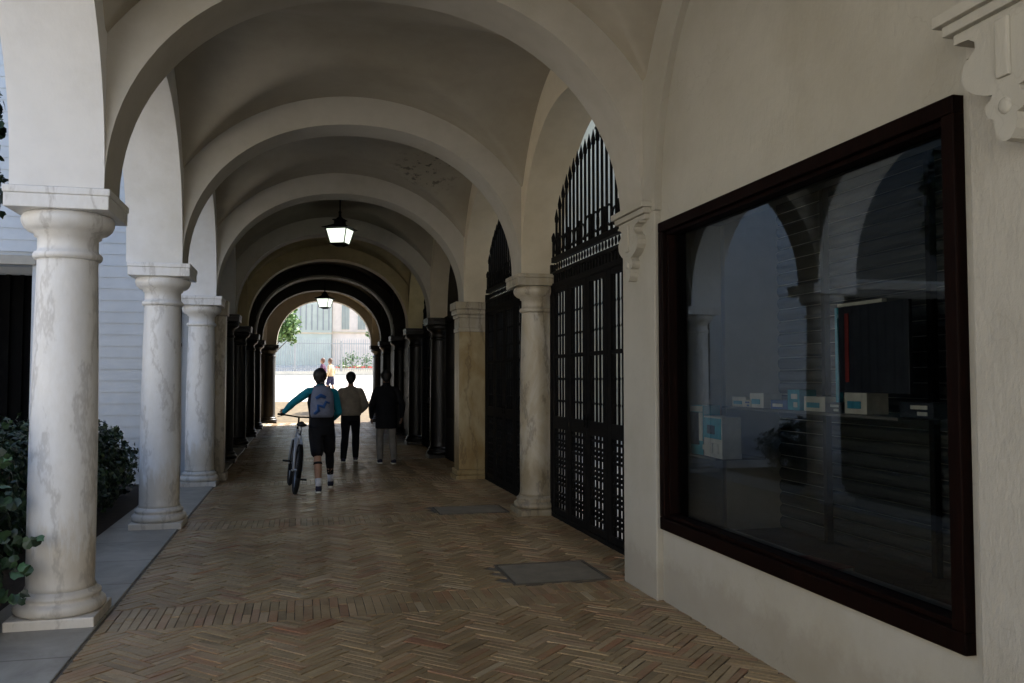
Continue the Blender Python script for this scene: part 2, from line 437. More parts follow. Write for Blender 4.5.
tag(sb.build('border_paving', M['slab']), kind='structure')
so = MB(); so.add([(-4.6,-4,-.02),(-2.01,-4,-.02),(-2.01,14,-.02),(-4.6,14,-.02)], [(0,1,2,3)])
tag(so.build('garden_soil', M['soil']), kind='structure')
so = MB(); so.add([(-13,-12,-.024),(-4.2,-12,-.024),(-4.2,14,-.024),(-13,14,-.024)], [(0,1,2,3)])
tag(so.build('courtyard_paving', M['paving']), kind='structure')
rc = MB(); rc.add([(3.12,3,-.02),(9,3,-.02),(9,32.3,-.02),(3.12,32.3,-.02)], [(0,1,2,3)])
tag(rc.build('patio_ground', M['paving']), kind='structure')

for h, lb in zip(HATCH, ('flat grey stone cover in the brick floor, nearer one beside the first iron gate',
                         'flat grey stone cover in the brick floor, farther one between stone column and pier')):
    cx, cy = (h[0]+h[1])/2, (h[2]+h[3])/2
    t = thing('hatch_cover', lb, 'hatch cover', (cx, cy, 0), group='flat covers set in the brick floor')
    hx, hy = (h[1]-h[0])/2, (h[3]-h[2])/2
    m = MB(); m.bbox(-hx+.03, hx-.03, -hy+.03, hy-.03, .0, .014, .004); m.build('slab', M['hatch'], t)
    m = MB()
    m.box(-hx, hx, -hy, -hy+.022, .0, .016); m.box(-hx, hx, hy-.022, hy, .0, .016)
    m.box(-hx, -hx+.022, -hy+.022, hy-.022, .0, .016); m.box(hx-.022, hx, -hy+.022, hy-.022, .0, .016); m.build('rim', M['hatchrim'], t)

# ------------------------------------------------------------------ the arcade building
arc = thing('arcade_building', 'white plastered vaulted passage with a row of round transverse arches', 'building', (0, 0, 0))
def side_bay(k):    # bay between arch k and k+1
    return YC(k)+HT, YC(k+1)-HT
KMIN, KMAX = -2, 7
for k in range(KMIN, KMAX+1):
    mb = MB(); y = YC(k)
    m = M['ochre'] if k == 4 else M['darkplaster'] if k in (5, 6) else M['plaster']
    xc_, ax_ = (.76, 1.69) if k == 7 else (XC, AX)
    arch_wall(mb, 'x', xc_, ax_, BZ, ZS, XL, XR+.02, ZT, y-HT, y+HT)
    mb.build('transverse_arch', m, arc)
for k in range(KMIN, KMAX):
    y0, y1 = side_bay(k); n = 96
    cy, ay = (y0+y1)/2, (y1-y0)/2
    us = [-math.cos(math.pi*i/n) for i in range(n+1)]
    RT, OF, PN = 1.96, .33, 60
    ux = [-math.cos(math.pi*(.5+.5*(2*i/n-1)))*0 + math.sin(math.pi/2*(2*i/n-1)*.86)/math.sin(math.pi/2*.86) for i in range(n+1)]
    vs = []; mb = MB()
    for v in ux:
        for u in ux:
            T = RT*math.sqrt(1-(AX*u/(AX+OF))**2); S = (RT+.09)*math.sqrt(1-(ay*v/(ay+.17))**2)
            z = ZS + (T**PN+S**PN)**(1/PN)
            z = min(z, ZT-.04)
            vs.append((XC+AX*u, cy+ay*v, z))
    mb.add(vs, [(j*(n+1)+i, j*(n+1)+i+1, (j+1)*(n+1)+i+1, (j+1)*(n+1)+i) for j in range(n) for i in range(n)], True)
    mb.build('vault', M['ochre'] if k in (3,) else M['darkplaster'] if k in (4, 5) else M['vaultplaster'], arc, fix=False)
mb = MB(); y = YC(5)-HT
mb.tube([(XC-(AX+.03)*math.cos(math.pi*i/48), y-.005, ZS+(BZ+.03)*sup(math.cos(math.pi*i/48))) for i in range(49)], .028, 8)
mb.build('arch_edge_ring', M['plaster'], arc)  # thin pale ring along the edge of the arch
# longitudinal arches on both sides
for k in range(KMIN, KMAX):
    y0, y1 = side_bay(k); c = (y0+y1)/2
    for side in (-1, 1):
        if side == 1 and k < 0: continue
        x0, x1 = (XL-.56, XL) if side < 0 else (XR, XR+.5)
        mb = MB()
        arch_wall(mb, 'y', c, (y1-y0)/2, 1.62, ZS, y0-HT, y1+HT, ZT, x0, x1)
        m = M['ochre'] if k == 3 else (M['cream'] if (side == 1) else M['plaster'])
        mb.build('side_arch', M['ochre'] if k == 3 else M['darkplaster'] if k in (4, 5) else M['cream'] if side == 1 else M['brightplaster'], arc)
# window wall and solid wall on the right near the camera
WY0, WY1, WZ0, WZ1 = 2.81, 5.70, .53, 2.73
mb = MB(); x0, x1 = XR+.05, XR+.5
mb.box(x0, x1, 2.0, WY0, 0, ZT); mb.box(x0, x1, WY1, 6.0, 0, ZT)
mb.box(x0, x1, WY0, WY1, 0, WZ0); mb.box(x0, x1, WY0, WY1, WZ1, ZT)
mb.build('window_wall', M['wall'], arc)
mb = MB(); arch_wall(mb, 'y', 4.235, 1.505, 1.75, ZS, 2.735, 5.966, ZT, XR, XR+.052); mb.build('wall_arch', M['wall'], arc)
mb = MB(); mb.box(XR, XR+.5, -1.44, 1.95, 0, ZT); mb.build('near_wall', M['wall'], arc)
mb = MB(); mb.bbox(XR, XR+.5, 5.76, 6.40, 0, ZS, .012); mb.build('pilaster', M['wall'], arc)
mb = MB(); mb.bbox(XR, XR+.5, 1.95, 2.735, 0, ZS, .012); mb.build('pilaster', M['pilaster'], arc)
mb = MB(); mb.box(XR, XR+.5, 1.95, 2.265, ZS, ZT); mb.build('wall_panel', M['plaster'], arc)
mb = MB(); mb.box(XL-.5, XR+.5, -1.44, 32.35, ZT, 9.5); mb.build('upper_storey', M['plaster'], arc)
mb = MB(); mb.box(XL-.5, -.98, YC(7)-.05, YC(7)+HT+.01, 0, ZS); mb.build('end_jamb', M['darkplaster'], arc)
# corbels: moulded ledge and flat scrolled bracket
def corbel(y, dz=.075, dp_=.065, hw=.24):
    mb = MB(); xw = XR
    def strip(z0, z1, p, ext):
        p += dp_-.065; mb.bbox(xw-p, xw+.01, y-hw-ext, y+hw+ext, z0, z1, .006)
    strip(2.795, 2.842, .085, .085); strip(2.755, 2.795, .06, .06); strip(2.715, 2.755, .035, .03)
    # scroll outline (half width, z)
    prof = [(.215,2.715),(.21,2.70),(.16,2.695),(.132,2.675),(.13,2.65),(.15,2.63),(.185,2.61),(.20,2.575),(.195,2.54),(.175,2.51),(.14,2.485),(.09,2.462),(.058,2.455),
            (.062,2.44),(.085,2.425),(.09,2.40),(.075,2.375),(.048,2.365),(.05,2.34),(.042,2.31),(.02,2.28),(0,2.275)]
    full = [(a, z) for a, z in prof] + [(-a, z) for a, z in reversed(prof[:-1])]
    n = len(full)
    bm = bmesh.new()
    vs = [bm.verts.new((xw, y+a, z)) for a, z in full]
    f = bm.faces.new(vs); ex = bmesh.ops.extrude_face_region(bm, geom=[f])
    for v in ex['geom']:
        if isinstance(v, bmesh.types.BMVert): v.co.x -= dp_
    bmesh.ops.triangulate(bm, faces=bm.faces[:])
    bm.verts.index_update()
    mb.add([v.co[:] for v in bm.verts], [[v.index for v in f.verts] for f in bm.faces]); bm.free()
    # carved centre roll
    mb.bbox(xw-dp_-.015, xw-dp_+.005, y-.03, y+.03, 2.50, 2.71, .008); mb.ell((xw-dp_, y, 2.40), (.014, .03, .03))
    mb.v = [(a, b, c+dz) for a, b, c in mb.v]
    return mb.build('corbel', M['wall'], arc)
corbel(6.12); corbel(2.42, .15, .13)
# right patio building and neighbours
bp = thing('patio_building', 'cream plastered building seen through the bars of the iron gates', 'building', (8.3, 12, 0))
mb = MB(); mb.box(0, 6, -13, 20.3, -.02, 16); mb.build('wall', M['patio'], bp)
mb = MB(); mb.box(-4.6, 0, -13, -6.2, 0, 16); mb.box(-5.28, -4.6, -6.3, -6.2, 0, 16); mb.build('wall', M['patio'], bp)
mb = MB(); mb.box(-5.3, 0, 11.5, 20.3, 0, 16); mb.build('wall', M['patio'], bp)

# courtyard building with painted boards, facing the camera at y = 14
YB = 14.0
cbd = thing('courtyard_building', 'pale blue-white building with horizontal boards and a dark doorway across the courtyard', 'building', (-5.4, YB, 0))
mb = MB(); pitch = .175; z = 0
def boards(x0, x1, z0, z1):
    z = z0
    while z < z1-1e-4:
        zt = min(z+pitch, z1)
        mb.add([(x0,-.015,z),(x1,-.015,z),(x1,-.004,zt),(x0,-.004,zt),(x0,0.02,z),(x1,0.02,z)], [(0,1,2,3),(0,4,5,1)]); z = zt
boards(1.47, 3.66, 0, 3.5); boards(.62, 3.66, 3.5, 12)
mb.build('board_siding', M['siding'], cbd, fix=False)
mb = MB(); boards(-4.5, -2.9, 0, 3.5); boards(-4.5, .62, 3.5, 12); M['louvre'] = simple('dark_louvre', (.035, .038, .036), .6, 0, .2, 4, .1)
mb.build('dark_louvres', M['louvre'], cbd, fix=False)
mb = MB(); mb.box(1.45, 3.66, .02, .3, 0, 12); mb.box(-4.5, -2.9, .02, .3, 0, 12); mb.box(-2.9, 1.45, .02, .3, 3.3, 12); mb.build('wall', M['siding'], cbd)
mb = MB(); mb.bbox(-3.05, 1.52, -.07, .02, 3.3, 3.44, .01); mb.build('lintel', M['trim'], cbd)
mb = MB(); mb.box(-2.9, 1.45, 1.4, 1.5, 0, 3.3); 
for i in range(22):
    mb.box(-2.9+i*.2, -2.84+i*.2, 1.33, 1.4, 0, 3.3)
mb.build('doorway', M['black'], cbd)
mb = MB(); mb.box(-8, 3.65, 1.52, 18.3, 0, 12); mb.box(-8, -4.5, .02, 1.52, 0, 12); mb.build('back_block', M['siding'], cbd)
# west side of the courtyard, and the bounce building behind the camera
wb = thing('west_building', 'white walled building closing the courtyard on the far left', 'building', (-13, 5, 0))
mb = MB(); mb.box(-4, 0, -14, 9.0, 0, 7); mb.build('wall', M['plaster'], wb)
for i, yy in enumerate((-6, -2.5, 1, 4.5, 7.2)):
    for zz in (1.0, 4.4):
        mb = MB(); mb.box(.003, .06, yy-.6, yy+.6, zz, zz+1.7); f = mb.build('window', M['trim'], wb)
        mb = MB(); mb.box(.06, .07, yy-.5, yy+.5, zz+.1, zz+1.6); mb.build('pane', M['black'], f)
sbd = thing('bounce_building', 'added unseen white building behind the camera, bouncing sunlight into the passage', 'building', (-2, -13, 0))  # added out of view to bounce warm sunlight onto faces turned to the camera
mb = MB(); mb.box(-16, 18, -4, 0, 0, 8.5); mb.build('wall', M['brightplaster'], sbd)
for i in range(8):
    mb = MB(); mb.box(-13+i*4, -11.8+i*4, .003, .06, 1.2, 3.2); f = mb.build('window', M['trim'], sbd)
    mb = MB(); mb.box(-12.9+i*4, -11.9+i*4, .06, .07, 1.3, 3.1); mb.build('pane', M['black'], f)
# drainpipe by the third column
dp = thing('drainpipe', 'thin black drainpipe running down the boarded wall behind the third marble column', 'drainpipe', (-1.86, 13.93, 0))
mb = MB(); mb.tube([(0,0,0),(0,0,6)], .035, 10); mb.build('pipe', M['iron'], dp)
for z in (.6, 2.1, 3.6):
    mb = MB(); mb.tube([(0,0,z),(0,0,z+.05)], .045, 10); mb.build('bracket', M['iron'], dp)

# ------------------------------------------------------------------ columns
def column_thing(name, label, cat, group, mt, x, y):
    t = thing(name, label, cat, (x, y, 0), group=group)
    mb = MB(); mb.bbox(-.265, .265, -.265, .265, .0, .075, .012)
    mb.lathe([(.262,.076),(.275,.09),(.282,.11),(.275,.135),(.26,.15),(.243,.155),(.240,.17),(.248,.178),(.248,.195),(.226,.205),(.218,.225)]); mb.build('base', mt, t)
    mb = MB(); prof = [(.218,.222)]
    for i in range(25):
        u = i/24; prof.append((.206 - .020*u**1.6 + .006*math.sin(math.pi*u), .25+2.12*u))
    mb.lathe(prof+[(.188,2.40)]); mb.build('shaft', mt, t)
    mb = MB(); mb.lathe([(.189,2.395),(.205,2.40),(.213,2.415),(.213,2.43),(.205,2.445),(.189,2.452),(.186,2.47),(.186,2.545),(.206,2.552),(.206,2.572),(.245,2.585),(.270,2.61),(.283,2.64),(.285,2.665),(.275,2.69),(.262,2.70)])
    mb.bbox(-.31, .31, -.31, .31, 2.70, 2.79, .006); mb.bbox(-.318, .318, -.318, .318, 2.79, 2.838, .01); mb.build('capital', mt, t)
    return t
marbles = ['white veined marble column nearest the camera, with ivy against its left side',
           'white veined marble column second from the camera along the courtyard side',
           'white veined marble column farthest of the three along the courtyard side, beside the boarded wall']
c0 = column_thing('marble_column', marbles[0], 'column', 'white marble columns along the courtyard', M['marble'], -1.55, 6.27)
copy_tree(c0, (-1.5, 9.95, 0), label=marbles[1])
copy_tree(c0, (-1.5, 13.63, 0), label=marbles[2])
copy_tree(c0, (-1.5, 2.5, 0), label='white veined marble column beside the camera, seen only as the nearest reflection')
column_thing('stone_column', 'pale worn stone column standing between the two iron gates', 'column', None, M['stone'], 2.74, 9.88)
# square stone pier
t = thing('stone_pier', 'square sandstone pier with moulded top and base beyond the second iron gate', 'pier', (2.66, 13.62, 0))
mb = MB(); mb.bbox(-.29, .29, -.26, .26, 0, .07, .01); mb.bbox(-.27, .27, -.24, .24, .07, .16, .02); mb.build('base', M['sand'], t)
mb = MB(); mb.bbox(-.235, .235, -.215, .215, .16, 2.36, .012); mb.build('shaft', M['sand'], t)
mb = MB(); mb.bbox(-.25, .25, -.225, .225, 2.36, 2.42, .012); mb.bbox(-.238, .238, -.217, .217, 2.42, 2.58, .01); mb.bbox(-.26, .26, -.235, .235, 2.58, 2.64, .015)
mb.bbox(-.285, .285, -.255, .255, 2.64, 2.72, .02); mb.bbox(-.305, .305, -.27, .27, 2.72, 2.838, .012); mb.build('capital', M['stone'], t)
# pier behind third marble column
t = thing('wall_pier', 'narrow stone pier with a small square base just behind the third marble column', 'pier', (-1.31, 14.22, 0))
mb = MB(); mb.bbox(-.16, .16, -.16, .16, 0, .13, .012); mb.build('base', M['stone'], t)
mb = MB(); mb.bbox(-.12, .12, -.12, .12, .13, 2.6, .01); mb.build('shaft', M['stone'], t)
mb = MB(); mb.bbox(-.15, .15, -.15, .15, 2.6, 2.838, .015); mb.build('capital', M['stone'], t)
# dark columns deeper inside
words = ['first', 'second', 'third', 'fourth', 'last']
d0 = None
for i, k in enumerate(range(3, 8)):
    for side, x in (('left', -1.5), ('right', 2.74)):
        lb = f'{words[i]} dark stone column past the pale ones on the {side} side of the passage'
        if k == 7 and side == 'left': x = -1.17
        if d0 is None: d0 = column_thing('dark_column', lb, 'column', 'dark columns deep in the passage', M['darkstone'], x, YC(k))
        else: copy_tree(d0, (x, YC(k), 0), label=lb)

# ------------------------------------------------------------------ iron gates
def gate(label, y0, y1, group='tall black iron gates on the right'):
    """gate in plane x=const, local y from 0..w"""
    w = y1-y0; t = thing('iron_gate', label, 'gate', (2.87, y0, 0), group=group)
    mb = MB()
    mb.box(-.03, .03, 0, .06, 0, 2.95); mb.box(-.03, .03, w-.06, w, 0, 2.95)
    mb.box(-.035, .035, .06, w-.06, 0, .05); mb.build('frame', M['iron'], t)
    nl = 5; lw = (w-.12)/nl
    for L in range(nl):
        a = .06+L*lw; b = a+lw
        mb = MB(); e = .004
        mb.box(-.022, .022, a+e, a+.1, .05, 2.66); mb.box(-.022, .022, b-.1, b-e, .05, 2.66)
        for z0, z1 in ((.055, .12), (1.03, 1.17), (1.84, 1.88), (2.60, 2.66)):
            mb.box(-.02, .02, a+.1, b-.1, z0, z1)
        nb = 4
        for i in range(nb):
            y = a+.1+(b-a-.2)*(i+.5)/nb
            mb.tube([(0,y,1.17),(0,y,2.60)], .013, 6)
            for zz in (1.35, 1.6, 2.1, 2.35): mb.ell((0,y,zz), (.019,.019,.026), 6, 4)
            mb.tube([(0,y,.12),(0,y,1.03)], .015, 6)
        for zz in (.2,.3,.4,.5,.6,.7,.8,.9,.98):
            mb.box(-.010, .010, a+.1, b-.1, zz-.013, zz+.013)
        for i in range(nb-1):
            y = a+.1+(b-a-.2)*(i+1)/nb
            for zz in (.25,.45,.65,.85): mb.ell((0,y,zz), (.012,.018,.022), 6, 4)
        lf = mb.build('gate_leaf', M['iron'], t)
        if L in (2, 3):
            m2 = MB(); yy = b-.05 if L == 2 else a+.05
            m2.ell((-.03, yy, 1.2), (.018,.018,.03), 8, 6); m2.tube([(-.03,yy,1.2),(-.03,yy,1.1)], .006, 6); m2.build('handle', M['iron'], lf)
    # ornamental band
    mb = MB()
    mb.box(-.03, .03, .06, w-.06, 2.66, 2.72); mb.box(-.025, .025, .06, w-.06, 2.82, 2.86); mb.box(-.03, .03, .06, w-.06, 2.97, 3.03)
    n = 34
    for i in range(n):
        y = .06+(w-.12)*(i+.5)/n
        mb.box(-.012, .012, y-.022, y+.022, 2.72, 2.82) if i % 1 == 0 else None
        mb.ell((0,y,2.915), (.012,.026,.045), 8, 5)
    for c in range(8):
        yc = .06+(w-.12)*(c+.5)/8; big = 1.25 if c in (3,4) else 1
        for sg in (-1, 1):
            pts = []
            for i in range(16):
                a = i/15*math.pi*1.7; r = (.125-.075*i/15)*big
                pts.append((0, yc+sg*(.02+.09*big-r*math.cos(a)*.8), 3.03+.11*big+r*math.sin(a)))
            mb.tube(pts, .012, 6)
        mb.tube([(0,yc,3.03),(0,yc,3.3*1.0)], .012, 6)
    mb.build('scroll_band', M['iron'], t)
    # spears following the arch
    mb = MB(); n = 25; a = w/2
    for i in range(n):
        y = .05+(w-.1)*i/(n-1); u = (y-a)/a
        top = 3.05 + 1.12*math.sqrt(max(0.0, 1-(u*.985)**2))
        mb.tube([(0,y,3.0),(0,y,top-.16)], .0155, 6)
        mb.tube([(0,y,top-.16),(0,y,top-.11),(0,y,top)], [.021,.025,.002], 6)
    mb.tube([(0,a,4.1),(0,a,4.27)], [.02,.004], 6); mb.box(-.01,.01,a-.06,a+.06,4.14,4.165)
    mb.build('spear_rail', M['iron'], t)
    return t
g0 = gate('tall black iron gate with spear tips, nearer one between white wall and stone column', YC(0)+HT, YC(1)-HT)
g1 = copy_tree(g0, (2.87, YC(1)+HT, 0), label='tall black iron gate with spear tips, farther one between stone column and square pier')
g2 = copy_tree(g0, (2.87, YC(3)+HT, 0), label='tall black iron gate in shadow, deep in the passage on the right')

# dark doors closing the other bays
def door(label, x, k, rz=0, group='dark closed doors deep in the passage'):
    w = BAY-2*HT; t = thing('dark_door', label, 'door', (x, (YC(k)+YC(k+1))/2, 0), rz, group)
    mb = MB(); n = 24; a = w/2-.002
    pts = [(-a, .0)] + [(-a*math.cos(math.pi*i/n), ZS+1.615*sup(math.cos(math.pi*i/n))) for i in range(n+1)] + [(a, .0)]
    m_ = len(pts)
    mb.add([(-.03, y, z) for y, z in pts]+[(.03, y, z) for y, z in pts], [tuple(range(m_)), tuple(reversed(range(m_, 2*m_)))] + [(i, (i+1)%m_, m_+(i+1)%m_, m_+i) for i in range(m_)])
    mb.build('frame', M['darkwood'], t)
    for sg in (-1, 1):
        mb = MB(); y0, y1 = (.01, a-.1) if sg > 0 else (-a+.1, -.01)
        mb.bbox(-.075, -.032, y0, y1, .02, 2.7, .008)
        for zz in (.2, 1.0, 1.8):
            mb.bbox(-.095, -.073, y0+.14, y1-.14, zz, zz+.65, .01)
        lf = mb.build('door_leaf', M['darkwood'], t)
        mb = MB(); mb.ell((-.115, .08*sg, 1.1), (.025,.025,.025), 8, 6); mb.build('handle', M['iron'], lf)
    mb = MB(); mb.bbox(-.09, -.03, -a, a, 2.72, 2.86, .01); mb.build('transom', M['darkwood'], t)
    return t
dd = None
for i, k in enumerate((2, 4, 5, 6)):
    for side in ('left', 'right'):
        x = XL-.36 if side == 'left' else 2.87
        rz = math.pi if side == 'left' else 0
        lb = f'closed dark wooden door, {words[i] if i < 3 else "last"} on the {side} side of the passage beyond the pale columns'
        if dd is None: dd = door(lb, x, k, rz)
        else: copy_tree(dd, (x, (YC(k)+YC(k+1))/2, 0), rz, lb)
copy_tree(dd, (XL-.36, (YC(3)+YC(4))/2, 0), math.pi, 'closed dark wooden door opposite the shadowed iron gate, left side of the passage')

# ------------------------------------------------------------------ display window
dw = thing('display_window', 'large shop display window in a dark wooden frame set in the white wall', 'window', (XR, 4.255, 0))
oy = 4.255
mb = MB(); fw = .072; X0, X1 = .0, .19
def fbar(y0, y1, z0, z1): mb.bbox(X0, X1, y0-oy, y1-oy, z0, z1, .008)
fbar(WY0, WY1, WZ0, WZ0+fw+.015); fbar(WY0, WY1, WZ1-fw, WZ1); fbar(WY0, WY0+fw, WZ0+fw+.015, WZ1-fw); fbar(WY1-fw, WY1, WZ0+fw+.015, WZ1-fw)
for a in (0,):
    x0_, x1_ = .035, .13; i = fw
    mb.bbox(x0_, x1_, WY0+i-oy, WY1-i-oy, WZ0+fw+.015, WZ0+fw+.04, .005); mb.bbox(x0_, x1_, WY0+i-oy, WY1-i-oy, WZ1-fw-.025, WZ1-fw, .005)
    mb.bbox(x0_, x1_, WY0+i-oy, WY0+i+.025-oy, WZ0+.125, WZ1-fw-.025, .005); mb.bbox(x0_, x1_, WY1-i-.025-oy, WY1-i-oy, WZ0+.125, WZ1-fw-.025, .005)
mb.build('frame', M['frame'], dw)
mb = MB(); mb.add([(.10, WY0+.1-oy, WZ0+.11), (.10, WY1-.1-oy, WZ0+.11), (.10, WY1-.1-oy, WZ1-.1), (.10, WY0+.1-oy, WZ1-.1)], [(0,1,2,3)])
mb.f = [tuple(reversed(f)) for f in mb.f]; mb.build('glass_pane', M['glass'], dw, fix=False)
mb = MB()
DX = 1.0; ya, yb = -1.75, 2.3
mb.box(.19, DX, ya, yb, .40, .50)            # floor of the case
mb.box(.515, DX, ya, yb, 2.9, 2.95)
mb.box(.515, DX, yb, yb+.05, .5, 2.9); mb.box(.515, DX, ya-.05, ya, .5, 2.9)
M['case'] = simple('case_lining', (.022, .018, .013), .8, 0, .15, 6, .1)
mb.build('case', M['case'], dw)
M['shutter'] = simple('shutter_metal', (.08, .085, .08), .5, .2, .1, 8, .1)
mb = MB(); z = .5; n = 0
while z < 2.9:
    seg = [(0, 0), (-.018, .022), (-.022, .045), (-.018, .068), (0, .085)]
    for (a, b), (c, d) in zip(seg[:-1], seg[1:]):
        mb.add([(DX-.02+a, ya, z+b), (DX-.02+a, yb, z+b), (DX-.02+c, yb, z+d), (DX-.02+c, ya, z+d)], [(0,1,2,3)], True)
    z += .09
mb.build('roller_shutter', M['shutter'], dw, fix=False, weld=False)
mb = MB()
for yy in (-1.2, -.2, .8, 1.75): mb.bbox(DX-.09, DX-.045, yy-.02, yy+.02, .5, 2.9, .005)
mb.build('upright', M['darkwood'], dw)
M['shelf'] = simple('shelf_board', (.20, .19, .17), .35, 0, .1, 8, 0)
mb = MB(); mb.bbox(.5, DX-.1, -.45, 2.15, 1.385, 1.40, .003); mb.build('shelf', M['shelf'], dw)
mb = MB(); mb.bbox(.24, .62, 1.05, 2.15, 1.045, 1.06, .003); mb.build('shelf', M['shelf'], dw)
# goods
M['teal'] = simple('teal_card', (.05, .42, .52), .4, 0, .25, 14, 0)
M['cyan'] = simple('cyan_card', (.08, .42, .58), .4, 0, .2, 9, 0)
M['card'] = simple('pale_card', (.80, .78, .66), .5, 0, .15, 10, 0)
M['darkcard'] = simple('dark_card', (.03, .035, .045), .4, 0, .3, 10, 0)
M['redcard'] = simple('red_card', (.28, .035, .03), .4, 0, .2, 10, 0)
M['blue'] = simple('blue_card', (.06, .14, .36), .4, 0, .2, 10, 0)
def goods(name, label, cat, x, y, z, parts, rz=0, group=None):
    t = thing(name, label, cat, (x, y, z), rz, group)
    for nm, m, bx in parts:
        mb = MB()
        for b in (bx if isinstance(bx[0], tuple) else [bx]): mb.bbox(*b, .003)
        mb.build(nm, M[m], t)
    return t
g = 'packages displayed in the shop window'
goods('toy_box', 'teal and cream box with a dark front on the lower shelf of the shop window', 'box', XR+.32, 5.72, 1.062,
      [('carton', 'teal', (-.07,.07,-.17,.17,0,.35)), ('dark_panel', 'darkcard', (-.078,-.069,-.12,.13,.07,.30)), ('top_label', 'card', (-.079,-.069,-.165,.165,.305,.345)), ('side_label', 'card', (-.079,-.069,-.165,-.125,.10,.30))], R(6), g)
goods('toy_box', 'cream box with two small white dials beside the teal box in the shop window', 'box', XR+.32, 5.36, 1.062,
      [('carton', 'card', (-.07,.07,-.16,.16,0,.28)), ('picture', 'teal', (-.076,-.069,-.15,.15,.13,.27)), ('picture', 'darkcard', (-.079,-.0765,-.05,.08,.16,.22)), ('dial', 'card', ((-.085,-.07,-.11,-.04,.03,.10), (-.085,-.07,-.02,.05,.03,.10)))], R(-5), g)
goods('toy_box', 'cream box with black patches at the far left end of the shop window shelf', 'box', XR+.36, 6.06, 1.062,
      [('carton', 'card', (-.05,.05,-.14,.14,0,.27)), ('dark_panel', 'darkcard', ((-.056,-.049,-.08,.12,.10,.22), (-.056,-.049,-.10,-.02,.02,.07)))], 0, g)
goods('small_box', 'small cream box with a dark picture on the floor of the shop window', 'box', XR+.36, 5.98, .502,
      [('carton', 'card', (-.06,.06,-.14,.14,0,.20)), ('picture', 'darkcard', (-.066,-.059,-.11,.10,.04,.15))], 0, g)
goods('flat_box', 'flat bright blue and white box lying on the upper shelf of the shop window', 'box', XR+.62, 6.0, 1.402,
      [('carton', 'cyan', (-.1,.1,-.22,.22,0,.075)), ('edge_label', 'card', (-.106,-.099,-.22,.22,.055,.07))], 0, g)
for i, (yy, hh, ww, mm, tx) in enumerate([(5.55, .07, .10, 'card', 'white package right of the flat blue box'), (5.30, .10, .09, 'card', 'tall pale package in the middle of the upper shelf'),
                                  (5.02, .06, .10, 'blue', 'small blue package in the middle of the upper shelf'), (4.62, .09, .11, 'card', 'white package under the leaning panel'), (4.22, .12, .10, 'card', 'pale package farthest right on the upper shelf')]):
    goods('package', tx, 'box', XR+.62, yy, 1.402, [('carton', mm, (-.07,.07,-ww,ww,0,hh)), ('print', 'cyan' if mm == 'card' else 'card', (-.075,-.069,-ww*.5,ww*.7,hh*.25,hh*.6))], 0, g)
more_goods = [(5.82, .11, .07, 'darkcard', 'narrow black package at the far left of the upper shelf'), (5.42, .05, .05, 'card', 'tiny white package beside the tall pale one'),
    (4.83, .13, .07, 'teal', 'upright teal package near the middle of the upper shelf'), (4.42, .06, .07, 'darkcard', 'low black package just right of the white one on the upper shelf'),
    (3.72, .08, .12, 'darkcard', 'wide low black package at the right end of the upper shelf')]
for i, (yy, hh, ww, mm, tx) in enumerate(more_goods):
    goods('package', tx, 'box', XR+.60, yy, 1.402, [('carton', mm, (-.06,.06,-ww,ww,0,hh)), ('print', 'card' if mm != 'card' else 'blue', ((-.065,-.059,-ww*.7,ww*.3,hh*.55,hh*.8), (-.065,-.059,-ww*.7,-ww*.1,hh*.15,hh*.4)))], R((i*7) % 11-5), g)
goods('small_box', 'small red and cream pack on the lower shelf of the shop window', 'box', XR+.30, 5.56, 1.062, [('carton', 'redcard', (-.03,.03,-.035,.035,0,.11)), ('band', 'card', (-.033,-.0295,-.03,.03,.04,.075))], 0, g)
# leaning panel
lp = goods('display_panel', 'dark reddish panel with a teal edge standing upright at the right of the shop window', 'panel', XR+.6, 4.12, 1.402,
      [('board', 'darkcard', (-.012,.012,-.30,.30,.12,.62)), ('edge', 'teal', (-.02,.016,.30,.325,.0,.62)), ('top_edge', 'trim' if False else 'card', (-.018,.014,-.1,.30,.62,.64)), ('spine', 'redcard', (-.018,-.0125,.20,.235,.18,.58))], R(0))
M_b = [('redcard', 'red covered book lying flat at the front of the shop window'), ('card', 'thin white booklet left of the red book'), ('card', 'white paper card just right of the red book'),
       ('card', 'white paper card second to the right of the red book'), ('card', 'white paper card farthest right along the window front')]
bg = 'books and papers along the front of the shop window'
def book(label, y, l, w, h, m, x=.33, rz=0):
    t = thing('book' if h > .015 else 'paper_card', label, 'book' if h > .015 else 'card', (XR+x, y, .502), rz, bg)
    if h > .015:
        mb = MB(); mb.bbox(-w/2+.004, w/2-.004, -l/2+.004, l/2-.004, .004, h-.004, .001); mb.build('pages', M['card'], t)
        mb = MB(); mb.bbox(-w/2, w/2, -l/2, l/2, h-.004, h, .001); mb.bbox(-w/2, w/2, -l/2, l/2, 0, .004, .001); mb.bbox(w/2-.004, w/2, -l/2, l/2, .004, h-.004, .001); mb.build('cover', M[m], t)
    else:
        mb = MB(); mb.bbox(-w/2, w/2, -l/2, l/2, 0, h, .001); mb.build('sheet', M[m], t)
book(M_b[0][1], 4.35, .30, .2, .045, 'redcard', .40, R(12)); book(M_b[1][1], 4.72, .26, .17, .012, 'card')
book(M_b[2][1], 3.98, .19, .15, .012, 'card', .31); book(M_b[3][1], 3.74, .17, .15, .012, 'card', .31); book(M_b[4][1], 3.50, .19, .15, .012, 'card', .31)
book('red covered book lying beside the larger red book in the shop window', 4.56, .16, .16, .03, 'redcard', .42, R(-8))

